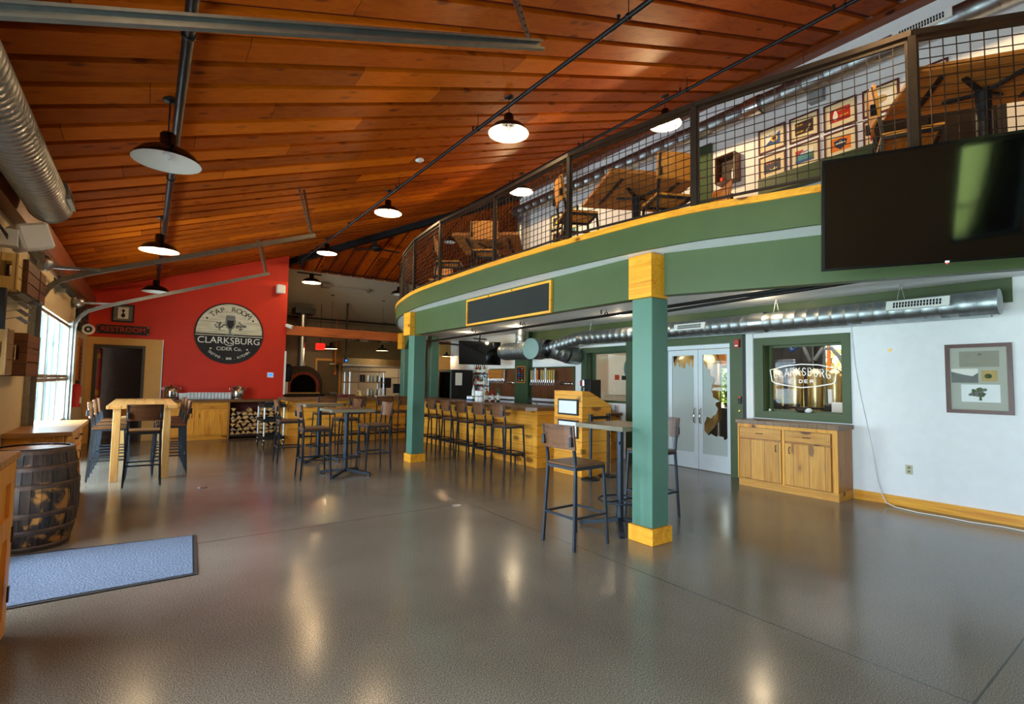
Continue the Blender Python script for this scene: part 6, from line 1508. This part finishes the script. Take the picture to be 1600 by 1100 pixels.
t = thing('cake_stand', 'pale wooden cake stand on the bar counter right of the oven', 'stand', (4.55, 13.0, 1.09))
MB().lathe([(0, 0), (.17, 0), (.16, .03), (.05, .06), (.03, .13), (.09, .14), (.09, .155), (0, .155)], (4.55, 13.05, 1.092), 20).build('turned_stand', 'tan', t)
t = thing('towel_dispenser', 'black paper towel dispenser at the edge of the kitchen', 'dispenser', (3.25, 15.6, 1.6))
MB().bbox(3.11, 3.38, 15.5, 15.8, 1.45, 1.95, .04).build('shell', 'black_gloss', t); MB().box(3.15, 3.3, 15.55, 15.75, 1.1, 1.45).build('towel', 'paper', t)
t = thing('kitchen_rack', 'steel wire rack with pans behind the register', 'rack', (7.3, 16.8, 0))
for z in (.9, 1.35, 1.6):
    MB().box(6.6, 8.1, 16.6, 17.0, z, z + .03).build('shelf', 'hood_steel', t)
m = MB()
for x in (6.62, 8.08):
    for y in (16.62, 16.98): m.cyl((x, y, 0), (x, y, 1.65), .02, n=8)
m.build('post', 'silver_pole', t)
tag(MB().box(6.35, 6.6, 16.0, 16.3, 1.28, 1.6).cyl((6.47, 16.15, 0), (6.47, 16.15, 1.28), .02, n=8).build('ticket_screen', 'black'), 'black square screen left of the kitchen rack', 'monitor')
t = thing('emergency_light', 'grey twin emergency light on the kitchen ceiling', 'lamp', (5.2, 16.7, 4.6))
m = MB(); a, b = (4.55, 16.75), (6.0, 16.75); z = zB(16.75)
MB().cyl((4.55, 16.75, z - .12), (6.0, 16.75, z - .12), .012, n=8).build('arm', 'grey_plastic', t); MB().box(4.45, 4.7, 16.65, 16.85, z - .17, z - .04).build('head', 'kitchen_grey', t); MB().sphere((6.0, 16.75, z - .12), .07, 10).build('head', 'kitchen_grey', t)
t = thing('kitchen_light', 'small blue-lit bug light under the hood', 'lamp', (5.6, 17.9, 2.2))
MB().box(5.63, 5.75, 17.9, 17.98, 2.14, 2.28).build('housing', 'black', t); MB().box(5.66, 5.72, 17.895, 17.9, 2.17, 2.24).build('glow', 'led_blue', t); MB().box(5.66, 5.72, 17.94, 17.97, 2.28, zB(17.97)).build('stem', 'black', t)
tag(MB().box(5.42, 5.46, 18.3, 18.34, 1.7, 1.8).cyl((5.44, 18.32, 1.8), (5.44, 18.32, zB(18.32)), .006, n=6).build('pull_tag', 'orange'), 'orange tag hanging left of the hood', 'tag')
tag(MB().cyl((7.9, 15.3, 1.1), (7.85, 15.35, 1.5), .08, .05, n=14).cyl((7.9, 15.3, 0), (7.9, 15.3, 1.1), .1, n=14).build('mop_bucket', 'loft_table'), 'tan bundle standing in the pantry between the green posts', 'bundle')

# ---------------------------------------------------------------- brewery behind the glass
struct('wall_brewery_east', MB().box(13.2, 13.4, .8, 4.6, 0, 5).box(13.2, 13.4, 5.5, 7.7, 0, 5).box(13.2, 13.4, 8.7, 10.5, 0, 5).box(13.2, 13.4, 4.6, 5.5, 0, .9).box(13.2, 13.4, 4.6, 5.5, 3.0, 5).box(13.2, 13.4, 7.7, 8.7, 0, .9).box(13.2, 13.4, 7.7, 8.7, 3.0, 5), 'charcoal')
struct('wall_brewery_south', MB().box(8.35, 13.4, .6, .8, 0, 5), 'drywall'); struct('wall_brewery_north', MB().box(8.35, 13.4, 10.5, 10.7, 0, 5), 'drywall'); struct('ceiling_brewery', MB().box(8.35, 13.4, .6, 10.9, 4.4, 4.5), 'drywall')
struct('wall_brewery_dark', MB().box(12.9, 13.0, 5.6, 7.6, 0, 4.4), 'charcoal')
GV = 'steel vessels behind the brewery window'
for i, (x, y) in enumerate(((11.2, 5.62), (11.25, 5.22), (11.3, 4.85), (11.35, 4.50), (11.4, 4.16))):
    t = thing('steel_vessel', 'tall yellow-lit steel vessel behind the neon sign, number %s from left' % ('one', 'two', 'three', 'four', 'five')[i], 'tank', (x, y, 0), GV)
    MB().lathe([(.02, .25), (.15, .5), (.15, 1.75), (.13, 1.85), (.04, 1.92), (.0, 1.92)], (x, y, 0), 20).build('shell', 'tank', t); m = MB()
    for k in range(3): a = k * 2.1; m.cyl((x + .13 * math.cos(a), y + .13 * math.sin(a), 0), (x + .13 * math.cos(a), y + .13 * math.sin(a), .6), .018, n=8)
    m.build('leg', 'steel', t)
t = thing('fermenter', 'big copper-toned tank behind the frosted doors', 'tank', (9.9, 6.7, 0))
MB().lathe([(.1, .3), (.5, .8), (.5, 2.0), (.4, 2.2), (0, 2.3)], (9.9, 6.7, 0), 26).build('shell', 'tank', t); m = MB()
for k in range(4): a = .7 + k * PI / 2; m.cyl((9.9 + .44 * math.cos(a), 6.7 + .44 * math.sin(a), 0), (9.9 + .44 * math.cos(a), 6.7 + .44 * math.sin(a), 1.0), .03, n=8)
m.build('leg', 'steel', t)
m = MB(); m.tube([(9.6, 4.4, 4.38), (9.6, 4.38, 2.6), (9.6, 4.35, 2.35), (9.6, 4.2, 2.0), (9.6, 4.12, 2.02), (9.6, 4.0, 2.2), (9.6, 3.85, 2.22), (9.6, 3.72, 2.05), (9.6, 3.6, 1.8), (9.62, 3.62, 1.26)], .035, 8); tag(m.build('hose', 'grey_plastic'), 'grey hose looping behind the neon sign', 'hose')
m = MB(); m.tube([(9.8, 4.9, 4.38), (9.8, 4.88, 2.5), (9.8, 4.6, 2.2), (9.8, 4.45, 2.32), (9.8, 4.3, 2.42), (9.8, 4.1, 2.46)], .04, 8); tag(m.build('hose', 'blue'), 'blue hose above the neon sign', 'hose')
m = MB(); m.tube([(10.2, 3.2, 2.55), (10.2, 6.0, 2.5)], .03, 8); m.cyl((10.2, 4.6, 2.53), (10.2, 4.6, 4.4), .006, n=6); tag(m.build('process_pipe', 'steel'), 'steel pipe across the top of the brewery window', 'pipe')
for y, z in ((4.05, 'left'), (3.62, 'right')): tag(MB().box(12.5, 12.56, y + 1.0, y + 1.06, 0, 3.2).build('post', 'orange'), z + ' orange post in the brewery behind the neon sign', 'post')
t = thing('safety_rail', 'black safety rail in the brewery window', 'railing', (10.5, 4.7, 0)); m = MB()
for z in (.95, 1.12): m.bar((10.5, 3.2, z), (10.5, 6.4, z), .04, .04)
m.build('rail', 'black', t); m = MB()
for y in (3.3, 4.2, 5.1, 6.0): m.bar((10.5, y, 0), (10.5, y, 1.14), .04, .04)
m.build('post', 'black', t)
t = thing('fork_truck', 'dark machine with white panel at the right of the brewery window', 'machine', (9.8, 3.75, 0))
MB().bbox(9.6, 10.2, 3.55, 4.0, .2, 1.25, .03).build('body', 'black', t); MB().bbox(9.55, 9.6, 3.58, 3.85, .95, 1.28, .01).build('panel', 'white', t); MB().box(9.7, 9.76, 3.9, 3.96, 1.2, 1.5).build('mast', 'white', t); m = MB()
for y in (3.65, 3.9): m.cyl((9.7, y - .04, .14), (9.7, y + .04, .14), .14, n=16).cyl((10.1, y - .04, .14), (10.1, y + .04, .14), .14, n=16)
m.build('wheel', 'rubber', t)
tag(MB().bbox(9.2, 9.5, 4.65, 4.95, .0, 1.3, .02).build('bin', 'charcoal'), 'dark bin at the lower left of the brewery window', 'bin')
wood('barrel_wood', (200, 130, 56), (150, 90, 36), (80, 40, 16), axis=2, knots=0)
GBr = 'stacked barrels behind the frosted doors'
for k in range(4):
    x, y = 11.2 + .12 * k, 6.75 + .42 * k; tag(MB().cyl((x, y, 2.0), (x, y, 2.75), .19, n=20).build('barrel', 'barrel_wood'), 'barrel on the high rack deep behind the top of the frosted doors', 'barrel', GBr)
t = thing('barrel_rack', 'steel rack holding barrels high up behind the frosted doors', 'rack', (11.4, 7.3, 0)); MB().prism([(10.95, 6.5), (11.35, 6.45), (11.85, 8.2), (11.4, 8.25)], .05, Matrix.Translation((0, 0, 1.94))).build('deck', 'steel', t)
for x, y in ((11.0, 6.55), (11.3, 6.5), (11.75, 8.1), (11.45, 8.15)): MB().cyl((x, y, 0), (x, y, 1.94), .03, n=8).build('post', 'steel', t)
t = thing('lantern', 'pointed roofed lantern shape behind the right glass door', 'lantern', (9.3, 5.35, 1.3)); MB().lathe([(.02, 1.62), (.16, 1.48), (.16, 1.46), (.13, 1.46)], (9.4, 5.45, 0), 6, False).build('roof', 'charcoal', t); MB().lathe([(.13, 1.46), (.13, 1.22), (0, 1.22)], (9.4, 5.45, 0), 6, False).build('body', 'loft_table', t); MB().cyl((9.4, 5.45, 0), (9.4, 5.45, 1.22), .03, n=8).build('post', 'black', t)
t = thing('wall_chart', 'white and blue wall chart seen through the window behind the brewer', 'poster', (11.6, 10.48, 1.8)); MB().box(11.1, 12.2, 10.47, 10.5, 1.2, 2.4).build('sheet', 'white', t)
pm = NORTH((11.65, 10.469, 1.8)); m = MB(); m.prism(ell(.3, .2, .2, .3), .002, pm); m.use(1).prism(R(-.3, -.1, -.15, 0), .002, pm); m.use(2).prism(R(.0, .25, -.15, -.02), .002, pm); m.build('print', ['siding', 'red', 'ink'], t)
point('brewery_lamp', (10.4, 5.2, 3.6), 30, (1, .84, .5), .1); point('brewery_lamp', (9.6, 8.6, 3.6), 45, (1, .95, .85), .1)

# ---------------------------------------------------------------- outdoors
struct('ground_outside', MB().box(-60, -1.36, -60, 60, -.2, -.08).box(-1.36, 40, -60, -5.6, -.2, -.08).box(13.5, 60, -5.6, 60, -.2, -.08), 'lawn')
struct('floor_patio', MB().box(-6.5, -1.36, 5.5, 24, -.079, -.04), 'patio')
t = thing('neighbour_building', 'blue-grey outbuilding with white posts outside the garage door', 'building', (-3, 20, 0))
MB().box(-3.2, -3.0, 13.5, 40, -.08, 4.2).build('wall', 'siding', t)
for y in (14.2, 16.2, 18.6, 21.6, 25.4, 30.0, 36): MB().box(-2.45, -2.2, y, y + .5, -.04, 3.4).build('porch_post', 'white', t)
MB().box(-2.47, -2.18, 14.2, 36.5, 3.4, 3.55).build('porch_beam', 'white', t)
for y in (15.0, 19.6, 23.0):
    w = MB().box(-3.0, -2.96, y, y + 1.1, .9, 2.4).build('window_frame', 'white', t); MB().box(-2.96, -2.95, y + .1, y + 1.0, 1.0, 2.3).build('pane', 'siding', w)
t = thing('fence', 'black rail fence on the lawn seen mirrored in the television', 'fence', (-6, -6, 0)); m = MB()
for z in (.25, 1.0): MB().bar((-6, -14, z), (-6, 2, z), .04, .04).build('rail', 'black', t)
for k in range(81): MB().bar((-6, -14 + k * .2, -.08), (-6, -14 + k * .2, 1.1), .02, .02).build('picket', 'black', t)
def foliage(name, label, c, rad, n, mat, size, trunk=True, group=None):
    t = thing(name, label, 'tree', (c[0], c[1], -.08), group); r = random.Random(int(c[0] * 10 + c[1])); vs = []; fs = []
    for k in range(n):
        d = Vector((r.gauss(0, 1), r.gauss(0, 1), r.gauss(0, 1))).normalized() * (rad * r.uniform(.3, 1)); p = Vector(c) + Vector((d.x, d.y, d.z * .8))
        u = Vector((r.gauss(0, 1), r.gauss(0, 1), r.gauss(0, 1))).normalized(); w = u.orthogonal().normalized(); o = len(vs); s_ = size * r.uniform(.6, 1.3)
        vs += [p - u * s_, p + w * s_ * .5, p + u * s_, p - w * s_ * .5]; fs.append((o, o + 1, o + 2, o + 3))
    MB().add(vs, fs, False).build('crown', mat, t); MB().cyl((c[0], c[1], -.08), (c[0], c[1], c[2]), .12, n=8).build('trunk', 'bark', t)
for i, (y, k, lb) in enumerate(((5.3, 'autumn_leaf', 'pale autumn tree outside the right of the brewery window'), (9.4, 'hill_leaf', 'green tree outside behind the glass doors'))):
    foliage('tree', lb, (15.6, y, 1.9), 1.25, 1300, k, .13)
